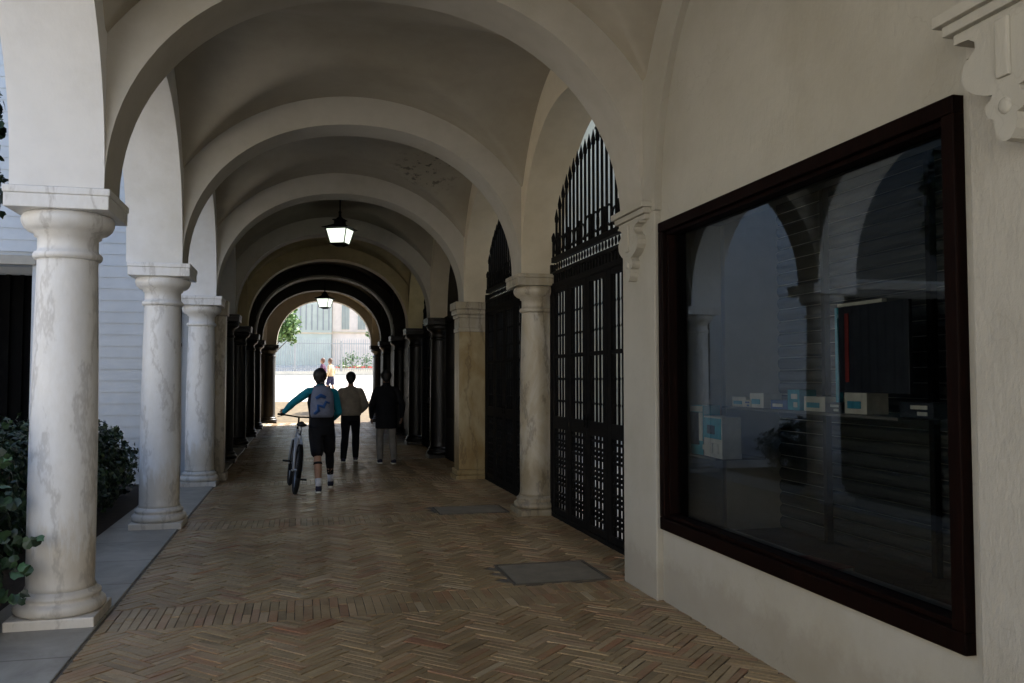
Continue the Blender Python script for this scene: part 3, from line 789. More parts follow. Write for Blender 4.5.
# ------------------------------------------------------------------ lanterns
M['lamp'] = emis('lit_lantern_glass', (.90, 1.0, .84), .5)
def lantern(label, x, y, zb, group='lit hanging lanterns of the passage'):
    t = thing('hanging_lantern', label, 'lantern', (x, y, zb), R(-24), group)
    s45 = math.pi/4
    def frust(mb, r0, z0, r1, z1):
        vs = [(r*math.sqrt(2)*math.cos(s45+math.pi/2*k), r*math.sqrt(2)*math.sin(s45+math.pi/2*k), z) for r, z in ((r0, z0), (r1, z1)) for k in range(4)]
        mb.add(vs, [(0,3,2,1),(4,5,6,7)] + [(k, (k+1)%4, 4+(k+1)%4, 4+k) for k in range(4)])
    mb = MB(); frust(mb, .128, .055, .188, .30); mb.build('glass', M['lamp'], t)
    mb = MB()
    for k in range(4):
        a = s45+math.pi/2*k; c, s_ = math.cos(a)*math.sqrt(2), math.sin(a)*math.sqrt(2)
        mb.tube([(.13*c,.13*s_,.04),(.192*c,.192*s_,.305)], .011, 6)
    frust(mb, .135, .035, .138, .056); frust(mb, .06, .0, .12, .036); frust(mb, .197, .30, .197, .318)
    mb.build('frame', M['iron'], t)
    mb = MB(); frust(mb, .25, .317, .245, .328); frust(mb, .245, .328, .085, .40); frust(mb, .085, .40, .075, .47); frust(mb, .11, .47, .10, .487); frust(mb, .06, .487, .03, .53)
    mb.build('roof', M['iron'], t)
    mb = MB(); ztop = ZS+1.97-zb+.02; mb.tube([(0,0,.53),(0,0,.60)], [.03,.018], 8); mb.tube([(0,0,.60),(0,0,ztop)], .012, 8); mb.ell((0,0,.62),(.028,.028,.028)); mb.build('stem', M['iron'], t)
    return t
l0 = lantern('lit square lantern hanging from the vault, nearer and larger of the two', .62, 15.5, 3.98)
copy_tree(l0, (.63, 26.55, 3.74), label='lit square lantern hanging in the far end arch, smaller of the two')

# ------------------------------------------------------------------ plants
def leaf(mb, p, size, nrm):
    nrm = nrm.normalized()
    u = nrm.orthogonal().normalized(); a = rnd.uniform(0, 6.283); u = (Matrix.Rotation(a, 3, nrm) @ u); w = nrm.cross(u)
    k = [(0,-.5),(.38,-.35),(.5,.05),(.22,.2),(0,.62),(-.22,.2),(-.5,.05),(-.38,-.35)]
    vs = [p+u*x*size+w*y*size+nrm*(-.12*abs(x)*size) for x, y in k]
    mb.add([p+nrm*.03*size]+vs, [(0, 1+i, 1+(i+1)%8) for i in range(8)])
def foliage(mb, blobs, count, size, shell=.35, tilt=.6):
    tot = sum(b[3]*b[4]*b[5] for b in blobs)**1
    ws = [(b[3]*b[4]*b[5])**.67 for b in blobs]; sw = sum(ws)
    for b, w in zip(blobs, ws):
        for _ in range(int(count*w/sw)):
            d = Vector((rnd.gauss(0,1), rnd.gauss(0,1), rnd.gauss(0,1))).normalized()
            r = (1-shell*rnd.random()**1.5)
            nz = noise.noise(d*2.3+Vector(b[:3]))*.28 + noise.noise(d*6+Vector(b[:3]))*.12
            r *= 1+nz
            p = Vector((b[0]+d.x*b[3]*r, b[1]+d.y*b[4]*r, b[2]+d.z*b[5]*r))
            if p.z < .02: continue
            nn = d + Vector((rnd.gauss(0,tilt), rnd.gauss(0,tilt), rnd.gauss(0,tilt)+.3))
            leaf(mb, p, size*rnd.uniform(.6,1.25), nn)
t = thing('ivy_bush', 'dark green ivy bush spreading against the left side of the nearest marble column', 'bush', (-2.4, 6.2, 0))
mb = MB()
o = Vector((-2.4, 6.2, 0))
bl = [(-2.55,6.5,.75,.62,.7,.72),(-2.35,6.1,.5,.52,.55,.55),(-3.0,7.2,.8,.8,.9,.72),(-2.25,5.95,.95,.36,.4,.42),(-2.9,6.2,.45,.7,.7,.5),(-2.2,5.7,.35,.32,.4,.36)]
foliage(mb, [(b[0]-o.x,b[1]-o.y,b[2],b[3],b[4],b[5]) for b in bl], 17000, .062)
# trailing sprays across the column edge
for (sx, sy, sz, ex, ey, ez) in [(-1.95,5.95,.62,-1.56,5.90,.60),(-1.95,5.95,.50,-1.62,5.92,.40),(-2.0,6.0,.9,-1.75,5.95,.80),(-2.0,5.98,1.05,-1.78,5.95,1.12),(-2.0,5.9,.25,-1.66,5.9,.24)]:
    for i in range(14):
        u = i/13; p = Vector((sx+(ex-sx)*u-o.x+rnd.gauss(0,.015), sy+(ey-sy)*u-o.y+rnd.gauss(0,.02), sz+(ez-sz)*u+rnd.gauss(0,.02)))
        leaf(mb, p, rnd.uniform(.05,.085), Vector((rnd.gauss(.1,.4), -1, rnd.gauss(.3,.4))))
mb.build('foliage', M['ivy'], t, fix=False)
mb = MB()
for i in range(26):
    a = rnd.uniform(0,6.28); r = rnd.uniform(.1,.5); bx_, by_ = rnd.uniform(-.5,.1), rnd.uniform(-.3,.9)
    mb.tube([(bx_,by_,0),(bx_+r*.5*math.cos(a),by_+r*.5*math.sin(a),.35),(bx_+r*math.cos(a),by_+r*math.sin(a),.85)], [.012,.009,.004], 5)
mb.build('stem', M['bark'], t)
t = thing('hedge_bush', 'dark leafy hedge in the courtyard between the first and second marble columns', 'hedge', (-2.9, 10.2, 0))
mb = MB(); o = Vector((-2.9, 10.2, 0))
bl = [(-2.95,8.6,.55,.85,.9,.62),(-2.85,9.9,.50,.8,.9,.62),(-2.75,11.2,.52,.75,.9,.60),(-2.85,12.4,.45,.7,.9,.5),(-2.5,10.4,.85,.35,.45,.33),(-3.5,9.5,.7,.8,1.2,.6),(-2.45,9.1,.8,.35,.5,.4)]
foliage(mb, [(b[0]-o.x,b[1]-o.y,b[2],b[3],b[4],b[5]) for b in bl], 22000, .06)
for i in range(60):
    bx_, by_, hz = rnd.uniform(-.5,.55), rnd.uniform(-2.2,2.2), rnd.uniform(.95,1.22)
    for j in range(8): leaf(mb, Vector((bx_+rnd.gauss(0,.02), by_+rnd.gauss(0,.02), hz-j*.035)), .05, Vector((rnd.gauss(0,1),rnd.gauss(0,1),.6)))
mb.build('foliage', M['hedge'], t, fix=False)
mb = MB()
for i in range(40):
    bx_, by_ = rnd.uniform(-.6,.45), rnd.uniform(-2.2,2.2)
    mb.tube([(bx_,by_,0),(bx_+rnd.gauss(0,.08),by_+rnd.gauss(0,.08),.9)], [.012,.005], 5)
mb.build('stem', M['bark'], t)

def tree(name, label, x, y, zg, h, blobs, count, mt, size, trunk=.06, group=None, fl=None):
    t = thing(name, label, 'tree', (x, y, zg), group=group)
    mb = MB(); rr = trunk
    mb.tube([(0,0,0),(.03,.02,h*.35),(-.02,.03,h*.6)], [rr,rr*.8,rr*.65], 8)
    for b in blobs:
        mb.tube([(-.02,.03,h*.58),(b[0]*.5,b[1]*.5,(h*.6+b[2])/2),(b[0],b[1],b[2])], [rr*.5,rr*.32,rr*.1], 6)
    mb.build('trunk', M['bark'], t)
    mb = MB(); foliage(mb, blobs, count, size, .8, 1.0); mb.build('crown', mt, t, fix=False)
    if fl:
        mb = MB(); foliage(mb, blobs, 160, size*.9, .15, 1.0); mb.build('flowers', fl, t, fix=False)
    return t
tree('leafy_tree', 'dark leafy tree at the far left edge behind the nearest marble column', -3.25, 9.6, 0, 4.2,
     [(-.15,0,3.6,.42,.5,.5),(-.25,.1,4.3,.45,.5,.55),(-.55,.3,3.9,.55,.6,.7),(-.1,-.1,3.2,.25,.3,.3)], 3400, M['hedge'], .11, .05)
z36 = plaza_z(36)
tree('orange_tree', 'green street tree showing at the left edge of the bright end arch', -1.6, 36, z36, 2.9,
     [(.7,0,3.1,.4,.5,.45),(1.1,-.1,3.4,.42,.5,.5),(.8,0,4.1,.6,.6,.5),(1.1,.1,2.9,.22,.3,.35),(.1,0,3.6,.7,.7,.8)], 3000, M['orange'], .12, .07, 'street trees beyond the end arch')
tree('orange_tree', 'green street tree peeking in at the right edge of the bright end arch', 3.3, 36.4, plaza_z(36.4), 2.9,
     [(-.1,0,3.2,.6,.6,.5),(-.42,-.1,3.75,.42,.5,.45),(0,0,4.1,.7,.6,.6),(-.55,0,3.1,.18,.25,.28),(.5,0,3.5,.7,.7,.8)], 2200, M['orange'], .12, .07, 'street trees beyond the end arch')

# ------------------------------------------------------------------ far end
fz = plaza_z(50)
fn = thing('iron_fence', 'long grey railing on a low kerb across the street beyond the passage', 'fence', (1.3, 50, fz))
M['railing'] = simple('grey_railing', (.30, .31, .32), .5, 0, .1, 10, 0)
M['kerb'] = simple('pale_kerb', (.60, .57, .50), .8, 0, .1, 4, .2)
mb = MB(); mb.box(-12, 12, -.15, .15, -.02, .22); mb.build('kerb', M['kerb'], fn)
mb = MB(); mb.box(-12, 12, -.02, .02, .34, .38); mb.box(-12, 12, -.02, .02, 1.80, 1.84)
for i in range(180):
    x = -11.9+i*.132; mb.tube([(x,0,.22),(x,0,2.0),(x,0,2.12)], [.013,.013,.003], 5)
mb.build('railing', M['railing'], fn)
for x in (-6, -3.4, -1.75, .85, 3.4, 6):
    mb = MB(); mb.bbox(x-.05, x+.05, -.05, .05, .2, 1.98, .01); mb.build('post', M['railing'], fn)
M['fac1'] = simple('pale_pink_stone', (.78, .68, .60), .85, 0, .12, 1.4, .2)
M['fac2'] = simple('grey_green_render', (.52, .56, .50), .85, 0, .12, 1.2, .2)
M['fac3'] = simple('cream_render', (.66, .55, .40), .85, 0, .1, 1, .1)
fb = thing('stone_building', 'pale stone building with tall barred windows behind the railing at the far end', 'building', (2, 57, plaza_z(57)))
mb = MB(); mb.box(-.15, 22, 0, 6, -.1, 9.5); mb.build('wall', M['fac1'], fb)
mb = MB(); mb.bbox(-.17, 22.1, -.25, 0, 4.78, 5.1, .03); mb.bbox(-.17, 22.1, -.12, 0, 2.1, 2.2, .02); mb.build('cornice', M['fac3'], fb)
for i in range(6):
    x = .45+i*1.05
    mb = MB(); mb.bbox(x, x+.5, -.06, .1, 2.35, 3.95, .01); w = mb.build('window', M['fac2'], fb)
    mb = MB(); [mb.tube([(x+.05+j*.1, -.1, 2.35), (x+.05+j*.1, -.1, 3.95)], .014, 5) for j in range(5)]; mb.build('bars', M['railing'], w)
fb2 = thing('grey_building', 'grey-green rendered building left of the pale stone building at the far end', 'building', (1.8, 56.6, plaza_z(56.6)))
mb = MB(); mb.box(-20, 0, 0, 6, -.1, 9.0); mb.build('wall', M['fac2'], fb2)
mb = MB(); mb.bbox(-20, .05, -.2, 0, 4.7, 5.0, .03); mb.bbox(-20, .03, -.06, 0, 2.05, 2.15, .02); mb.build('cornice', M['fac3'], fb2)
mb = MB()
for i in range(9): mb.bbox(-3.1+i*.36, -3.03+i*.36, -.08, 0, 2.3, 3.95, .008)
mb.build('bars', M['railing'], fb2)
fbd = tag(MB(), None) if False else None
t = thing('flower_bed', 'low bed of red flowers behind the railing at the far end', 'flower bed', (3.3, 51.2, plaza_z(51.2)))
mb = MB(); mb.bbox(-1.5, 1.5, -.25, .25, -.05, .30, .03); mb.build('planter', M['kerb'], t)
mb = MB(); foliage(mb, [(-1,0,.34,.5,.25,.07),(-.2,0,.35,.6,.25,.07),(.7,0,.34,.7,.25,.07)], 280, .10, .5); mb.build('flowers', M['flower'], t, fix=False)
mb = MB(); foliage(mb, [(-1,0,.33,.5,.25,.14),(-.2,0,.34,.6,.25,.14),(.7,0,.33,.7,.25,.13)], 500, .10, .5); mb.build('leaves', M['orange'], t, fix=False)
t = thing('shrub', 'pale green shrub growing behind the red flowers at the far end', 'shrub', (2.9, 52.6, plaza_z(52.6)))
mb = MB(); foliage(mb, [(0,0,.75,.5,.3,.5),(.9,.1,.65,.4,.3,.45),(-.5,.1,.5,.3,.3,.35)], 420, .1, .8, 1); mb.build('foliage', M['orange'], t, fix=False)
mb = MB(); [mb.tube([(x,0,0),(x,0,.8)], .02, 5) for x in (-.4,0,.8)]; mb.build('stem', M['bark'], t)

# ------------------------------------------------------------------ people
def remeshed(mb, name, mt, parent, vox=.012, sm=3):
    o = mb.build(name, mt, parent, fix=True)
    r = o.modifiers.new('r', 'REMESH'); r.mode = 'VOXEL'; r.voxel_size = vox; r.use_smooth_shade = True
    s = o.modifiers.new('s', 'SMOOTH'); s.factor = .5; s.iterations = sm
    dg = bpy.context.evaluated_depsgraph_get()
    me = bpy.data.meshes.new_from_object(o.evaluated_get(dg))
    o.modifiers.clear(); old = o.data; o.data = me; bpy.data.meshes.remove(old)
    me.polygons.foreach_set('use_smooth', [True]*len(me.polygons))
    if not me.materials: me.materials.append(mt)
    return o
def V(*a): return Vector(a)
def seg(mb, a, b, r0, r1, mid=None, n=12):
    a, b = Vector(a), Vector(b)
    if mid is None: mid = (r0+r1)/2
    pts = [a.lerp(b, u) for u in (0,.15,.4,.7,1)]
    mb.tube(pts, [r0, (r0*.6+mid*.4)*1.02, mid*1.04, (mid+r1)/2, r1], n); mb.ell(a, (r0,)*3, 10, 8); mb.ell(b, (r1,)*3, 10, 8)
M['skin'] = simple('skin', (.36, .20, .13), .55, 0, .08, 30, .05)
def fabric(name, c, rough=.9):
    m = simple(name, c, rough, 0, .18, 9, .25, .2); return m
def hand(mb, w, d, side, curl=.5):
    """w wrist, d direction of the hand"""
    w = Vector(w); d = Vector(d).normalized(); s = d.cross(V(0,0,1));
    if s.length < .1: s = V(0,1,0)
    s = s.normalized(); n = d.cross(s).normalized()
    if abs(d.z) > .7: s, n = V(0,1,0)-d*d.y, None; s = s.normalized(); n = s.cross(d).normalized()*(-side)
    pc = w + d*.045
    rot = Matrix((s, n, d)).transposed()
    mb.ell(pc, (.042, .017, .052), 12, 8, rot)
    for i, (o, l) in enumerate(((-.031,.068),(-.010,.078),(.011,.073),(.031,.058))):
        a = w+d*.085+s*o; b = a+d*l*.42+n*(-.010*curl*2); c = b+d*l*.25*(1-curl)+n*(-l*.45*curl-.004); e = c+d*l*.05*(1-2*curl)+n*(-l*.3*curl)
        mb.tube([w+d*.05+s*o*.8, a, b, c, e], [.011,.0105,.0095,.009,.007], 8)
    th = w+d*.02-s*.03
    mb.tube([th, th-s*.022+d*.03-n*.008, th-s*.024+d*.062-n*.018], [.014,.012,.009], 8)
def person(label, loc, rz, J, cloth, scale=1.0, vox=.010, extra=None, hair=(.01,.008,.007), group=None):
    t = thing('person', label, 'person', loc, rz, group); t.scale = (scale,)*3
    hx, hy, hz = J['head']      # centre of the skull
    mb = MB()
    # legs
    for s in 'LR':
        hp, kn, an = J['hip'+s], J['knee'+s], J['ankle'+s]
        seg(mb, hp, kn, .082, .055, .074); seg(mb, kn, an, .054, .036, .056)
        toe = J.get('toe'+s) or (an[0], an[1]+.15, an[2]-.055)
        mb.tube([V(*an)+V(0,-.045,-.035), V(*an)+V(0,.02,-.035), V(*toe)], [.033,.036,.028], 10)
    # trunk
    p, c, nk = V(*J['pelvis']), V(*J['chest']), V(*J['neck'])
    rows = [(p-V(0,0,.08), .135, .10), (p, .16, .115), (p.lerp(c,.35), .145, .10), (p.lerp(c,.7), .165, .11), (c, .18, .118), (c.lerp(nk,.55), .165, .10), (c.lerp(nk,.85), .10, .07), (nk, .058, .058)]
    mb.rings([(q.x,q.y,q.z,rx,ry) for q,rx,ry in rows], 22)
    mb.tube([nk-V(0,0,.03), V(hx,hy,hz-.07)], [.058,.052], 12)
    # head with jaw, nose, brow, ears
    mb.ell((hx,hy,hz+.02), (.076,.095,.105), 18, 14); mb.ell((hx,hy+.03,hz-.055), (.056,.062,.062), 14, 10)
    mb.tube([(hx,hy+.088,hz+.005),(hx,hy+.112,hz-.03),(hx,hy+.094,hz-.04)], [.009,.013,.009], 8)
    mb.ell((hx,hy+.088,hz-.068), (.024,.009,.008)); mb.ell((hx,hy+.087,hz+.025),(.05,.012,.008))
    for sx in (-1,1): mb.ell((hx+sx*.078,hy-.004,hz-.008),(.010,.020,.030))
    for s in 'LR':
        sh, el, wr = J['sh'+s], J['el'+s], J['wr'+s]
        seg(mb, sh, el, .05, .038, .045); seg(mb, el, wr, .038, .026, .035)
        hd = J.get('hand'+s) or (V(*wr)-V(*el))
        hand(mb, wr, hd, -1 if s == 'L' else 1, J.get('curl', .45))
    remeshed(mb, 'body', M['skin'] if 'skin' not in cloth else cloth['skin'], t, vox, 2)
    e = MB()
    for sx in (-1,1): e.ell((hx+sx*.031,hy+.084,hz+.002),(.012,.009,.009),8,6)
    e.build('eyes', M['card'], t)
    # hair
    hm = simple('hair_%d' % len(bpy.data.materials), hair, .6, 0, .3, 40, .4)
    mb = MB(); mb.ell((hx,hy-.018,hz+.036),(.100,.106,.108),20,14); mb.ell((hx,hy-.05,hz-.02),(.074,.066,.075),16,10)
    for _ in range(40):
        a = rnd.uniform(0,6.28); q = rnd.uniform(-.2,1)
        mb.ell((hx+.075*math.cos(a)*math.sqrt(1-max(0,q)**2), hy-.02+.08*math.sin(a)*math.sqrt(1-max(0,q)**2), hz+.05+.08*q),(.025,.025,.022),8,6)
    h = remeshed(mb, 'hair', hm, t, .010, 2)
    # keep the face free of hair
    me = h.data; bm = bmesh.new(); bm.from_mesh(me)
    for v in bm.verts:
        if v.co.y > hy+.045 and v.co.z < hz+.055: v.co.y = hy+.045+(v.co.y-hy-.045)*.1
    bm.to_mesh(me); bm.free()
    # upper garment
    tp = cloth['top']; mb = MB(); lo = tp.get('low', p.z-.02); g = tp.get('g', .022)
    q0 = p.copy(); q0.z = lo
    rows = [(q0, .165+g*tp.get('flare',1), .12+g*tp.get('flare',1)), (q0+V(0,0,.02), .17+g*tp.get('flare',1), .125+g*tp.get('flare',1))]
    if lo < p.z-.1: rows.append((p, .168+g, .122+g))
    rows += [(p.lerp(c,.45), .16+g, .115+g), (c, .185+g, .125+g), (c.lerp(nk,.5), .160+g*.6, .104+g*.8), (c.lerp(nk,.82), .10+g*.4, .072+g*.6), (nk, .062+g*.4, .062+g*.4)]
    mb.rings([(q.x,q.y,q.z,rx,ry) for q,rx,ry in rows], 24)
    if tp.get('collar'): mb.tube([nk-V(0,0,.02), nk+V(0,0,.045)], [.075,.068], 14)
    am = MB() if tp.get('sleeve') else mb
    for s in 'LR':
        sh, el, wr = V(*J['sh'+s]), V(*J['el'+s]), V(*J['wr'+s])
        seg(am, c.lerp(nk,.8), sh, .052+g*.5, .056+g*.5) if tp.get('sleeve') else None
        mb_ = mb; mb = am
        ga = g*.55; seg(mb, sh, el, .055+ga, .046+ga, .053+ga); seg(mb, el, el.lerp(wr,.95), .046+ga, .032+ga*.7, .043+ga)
        mb = mb_
        seg(mb, c.lerp(nk,.75)-V(0,0,.02), sh, .055+g*.5, .05+g*.5)
    for _ in range(10):    # folds
        a = rnd.uniform(0,6.28); z = rnd.uniform(lo+.05, c.z)
        mb.tube([(p.x+.17*math.cos(a+u*.9), p.y+.125*math.sin(a+u*.9), z+.05*u) for u in (0,.5,1)], [.006,.02,.006], 6)
    top_ = remeshed(mb, tp['name'], tp['mat'], t, .013, 3)
    if am is not mb:
        am.ell((nk.x,nk.y-.03,nk.z-.01),(.095,.075,.06)); remeshed(am, 'sleeves_and_hood', tp['sleeve'], top_, .012, 2)
    # lower garment
    bt = cloth['bottom']; mb = MB(); g = bt.get('g', .016)
    mb.rings([(p.x,p.y,p.z-.13,.14+g,.10+g),(p.x,p.y,p.z-.02,.162+g,.118+g),(p.x,p.y,p.z+.06,.155+g,.11+g)], 20)
    for s in 'LR':
        hp, kn, an = V(*J['hip'+s]), V(*J['knee'+s]), V(*J['ankle'+s])
        if bt.get('short'):
            seg(mb, hp, hp.lerp(kn, .80), .084+g, .078+g, .084+g)
        else:
            seg(mb, hp, kn, .086+g, .062+g, .078+g); seg(mb, kn, kn.lerp(an,.97), .062+g, .048+g, .06+g)
    remeshed(mb, bt['name'], bt['mat'], t, .013, 3)
    # shoes and socks
    for s in 'LR':
        an = V(*J['ankle'+s]); toe = V(*(J.get('toe'+s) or (an.x, an.y+.15, an.z-.055)))
        heel = an+V(0,-.05,-.045); f = (toe-heel); 
        mb = MB(); mb.tube([heel+V(0,-.01,.0), an+V(0,.0,-.035), heel.lerp(toe,.6)+V(0,0,.008), toe+V(0,.02,0)], [.040,.046,.044,.030], 12)
        mb.tube([an+V(0,0,-.03), an+V(0,-.005,.015)], [.044,.042], 12)
        so_ = remeshed(mb, 'shoe', cloth['shoe'], t, .009, 2)
        mb = MB(); dn = V(0,0,-.040); fw_ = f.normalized(); sd = V(1,0,0)
        pts = []
        for u, hw in ((-.06,.02),(0,.036),(.3,.040),(.65,.048),(.9,.042),(1.08,.022)):
            pts.append((heel+f*u+dn*(.92 if u < .5 else .72), hw))
        vs = [q-sd*hw for q, hw in pts]+[q+sd*hw for q, hw in pts]+[q-sd*hw+V(0,0,.022) for q, hw in pts]+[q+sd*hw+V(0,0,.022) for q, hw in pts]
        n = len(pts)
        fs = []
        for i in range(n-1):
            fs += [(i,i+1,n+i+1,n+i),(2*n+i,3*n+i,3*n+i+1,2*n+i+1),(i,2*n+i,2*n+i+1,i+1),(n+i,n+i+1,3*n+i+1,3*n+i)]
        fs += [(0,n,3*n,2*n),(n-1,3*n-1,4*n-1,2*n-1)]
        mb.add(vs, fs); mb.build('sole', cloth.get('sole', M['card']), so_)
        if 'sock' in cloth:
            mb = MB(); kn = V(*J['knee'+s]); mb.tube([an+V(0,0,-.01), an.lerp(kn,.12), an.lerp(kn,.27)], [.042,.041,.047], 12); mb.build('sock', cloth['sock'], t)
    if extra: extra(t)
    return t

M['tealcloth'] = fabric('teal_jacket_cloth', (.01, .19, .27))
M['blackcloth'] = fabric('black_cloth', (.010, .010, .012))
M['taupe'] = fabric('taupe_knit', (.26, .225, .18))
M['greytr'] = fabric('grey_trousers', (.22, .20, .175))
M['whitesock'] = fabric('white_sock', (.72, .72, .76))
M['darkshoe'] = fabric('navy_shoe', (.03, .03, .05), .7)
M['beige'] = fabric('beige_cloth', (.50, .38, .25)); M['plum'] = fabric('plum_cloth', (.10, .05, .09)); M['navy'] = fabric('navy_cloth', (.02, .02, .05))
M['bluegrey'] = fabric('blue_grey_nylon', (.15, .17, .24)); M['nylblue'] = fabric('blue_pattern_nylon', (.03, .09, .27)); M['greystrap'] = fabric('grey_strap', (.13, .12, .12))
M['tattoo'] = fabric('black_band', (.01, .01, .012))

# person pushing the bicycle: origin under the pelvis, walking +y
P1 = (.27, 12.5, 0)
def p1x(t):
    mb = MB(); k = V(-.055,-.17,.47); a = V(-.05,-.30,.10)
    q = k.lerp(a, .08); r = k.lerp(a, .18); mb.tube([q, r], [.060,.061], 12); mb.build('knee_band', M['tattoo'], t)
J1 = dict(pelvis=(0,0,.93), chest=(-.01,.035,1.27), neck=(-.02,.055,1.48), head=(-.03,.075,1.615),
    hipL=(-.09,0,.88), kneeL=(-.055,-.14,.49), ankleL=(-.04,-.27,.10), toeL=(-.04,-.11,.045),
    hipR=(.09,0,.88), kneeR=(.12,.21,.51), ankleR=(.14,.27,.105), toeR=(.15,.43,.07),
    shL=(-.19,.04,1.415), elL=(-.40,.12,1.26), wrL=(-.53,.36,1.12), handL=(-.15,.9,-.15),
    shR=(.17,.04,1.40), elR=(.235,.0,1.13), wrR=(.17,.22,1.02), curl=.8)
per1 = person('person in a teal jacket and dark shorts with a backpack, walking away pushing the bicycle', P1, 0, J1,
    dict(top=dict(name='jacket', mat=M['blackcloth'], g=.014, collar=True, low=.90, sleeve=M['tealcloth']), bottom=dict(name='shorts', mat=M['blackcloth'], short=True, g=.014), shoe=M['darkshoe'], sock=M['whitesock']), 1.0, .009, None)
mb = MB(); seg(mb, J1['kneeR'], V(*J1['kneeR']).lerp(V(*J1['ankleR']), .72), .062, .046, .062); seg(mb, V(*J1['hipR']).lerp(V(*J1['kneeR']),.7), J1['kneeR'], .07,.064); remeshed(mb, 'legging', M['blackcloth'], per1, .01, 2)
mb = MB(); k = V(*J1['kneeL']); a = V(*J1['ankleL']); mb.tube([k.lerp(a,.16), k.lerp(a,.24)], [.060,.062], 12); mb.build('knee_band', M['tattoo'], per1)
# backpack
bpk = thing('backpack', 'grey and blue backpack on the back of the person pushing the bicycle', 'backpack', (P1[0], P1[1]-.17, 1.06))
mb = MB(); mb.rings([(0,0,0,.15,.07),(0,-.01,.04,.165,.09),(0,-.015,.18,.165,.10),(-.0,-.005,.34,.15,.085),(-.01,.01,.42,.11,.06),(-.01,.02,.45,.05,.03)], 24); remeshed(mb, 'bag', M['bluegrey'], bpk, .012, 2)
mb = MB(); mb.rings([(0,-.065,.03,.11,.045),(0,-.075,.10,.12,.055),(0,-.07,.20,.11,.05),(0,-.06,.24,.09,.03)], 20); remeshed(mb, 'front_pocket', M['bluegrey'], bpk, .010, 2)
mb = MB(); mb.tube([(-.11,-.105,.05),(-.05,-.130,.10),(-.06,-.13,.17),(.02,-.13,.15),(.05,-.125,.22),(.10,-.10,.20)], [.02,.03,.022,.03,.024,.01], 8, ell=.4); mb.tube([(-.09,-.10,.27),(-.02,-.112,.31),(.05,-.105,.28)], [.02,.03,.02], 8, ell=.4); mb.build('blue_pattern', M['nylblue'], bpk)
for sx in (-1, 1):
    mb = MB(); mb.tube([(sx*.08,.06,.40),(sx*.10,.14,.435),(sx*.115,.27,.36),(sx*.13,.28,.2),(sx*.15,.1,.05),(sx*.14,.02,.03)], .017, 8); mb.build('strap', M['greystrap'], bpk)
mb = MB(); mb.tube([(-.035,.02,.44),(-.02,.02,.49),(.02,.02,.49),(.035,.02,.44)], .008, 6); mb.build('top_handle', M['greystrap'], bpk)

J2 = dict(pelvis=(0,0,.92), chest=(0,.02,1.25), neck=(.0,.035,1.46), head=(.0,.05,1.60),
    hipL=(-.09,0,.88), kneeL=(-.10,-.02,.49), ankleL=(-.13,-.12,.10),
    hipR=(.09,0,.88), kneeR=(.10,.14,.50), ankleR=(.10,.12,.10),
    shL=(-.175,.02,1.36), elL=(-.285,-.02,1.10), wrL=(-.20,.16,.97), shR=(.175,.02,1.36), elR=(.285,-.02,1.10), wrR=(.20,.16,.97), curl=.6)
person('person in a taupe sweater and black trousers walking away, in the middle of the group', (.9, 16.65, 0), R(-3), J2,
    dict(top=dict(name='sweater', mat=M['taupe'], g=.034, low=.90), bottom=dict(name='trousers', mat=M['blackcloth'], g=.012), shoe=M['darkshoe']), 1.0, .011)
J3 = dict(pelvis=(0,0,.92), chest=(0,.02,1.25), neck=(.0,.035,1.46), head=(.0,.05,1.60),
    hipL=(-.09,0,.88), kneeL=(-.10,.12,.49), ankleL=(-.10,.06,.10),
    hipR=(.09,0,.88), kneeR=(.11,-.03,.50), ankleR=(.12,-.14,.105),
    shL=(-.175,.02,1.36), elL=(-.27,-.03,1.10), wrL=(-.26,.10,.86), shR=(.175,.02,1.36), elR=(.29,-.02,1.10), wrR=(.30,.10,.86), curl=.5)
person('person in a long black coat and grey trousers walking on the right of the group', (1.53, 16.1, 0), R(4), J3,
    dict(top=dict(name='coat', mat=M['blackcloth'], g=.028, low=.66, flare=1.1, collar=True), bottom=dict(name='trousers', mat=M['greytr'], g=.008), shoe=M['darkshoe']), 1.02, .012)
zf = plaza_z(40)
person('person in a beige top and dark shorts walking on the bright street beyond the arch', (1.25, 40, zf), R(60), J3,
    dict(top=dict(name='shirt', mat=M['beige'], g=.02), bottom=dict(name='shorts', mat=M['navy'], short=True), shoe=M['darkshoe']), 1.0, .016, hair=(.10,.05,.03))
person('person in a plum dark top walking left of the beige one on the bright street', (.93, 40.5, plaza_z(40.5)), R(75), J2,
    dict(top=dict(name='jacket', mat=M['plum'], g=.025, low=.8), bottom=dict(name='trousers', mat=M['navy']), shoe=M['darkshoe']), .98, .016, hair=(.12,.05,.03))

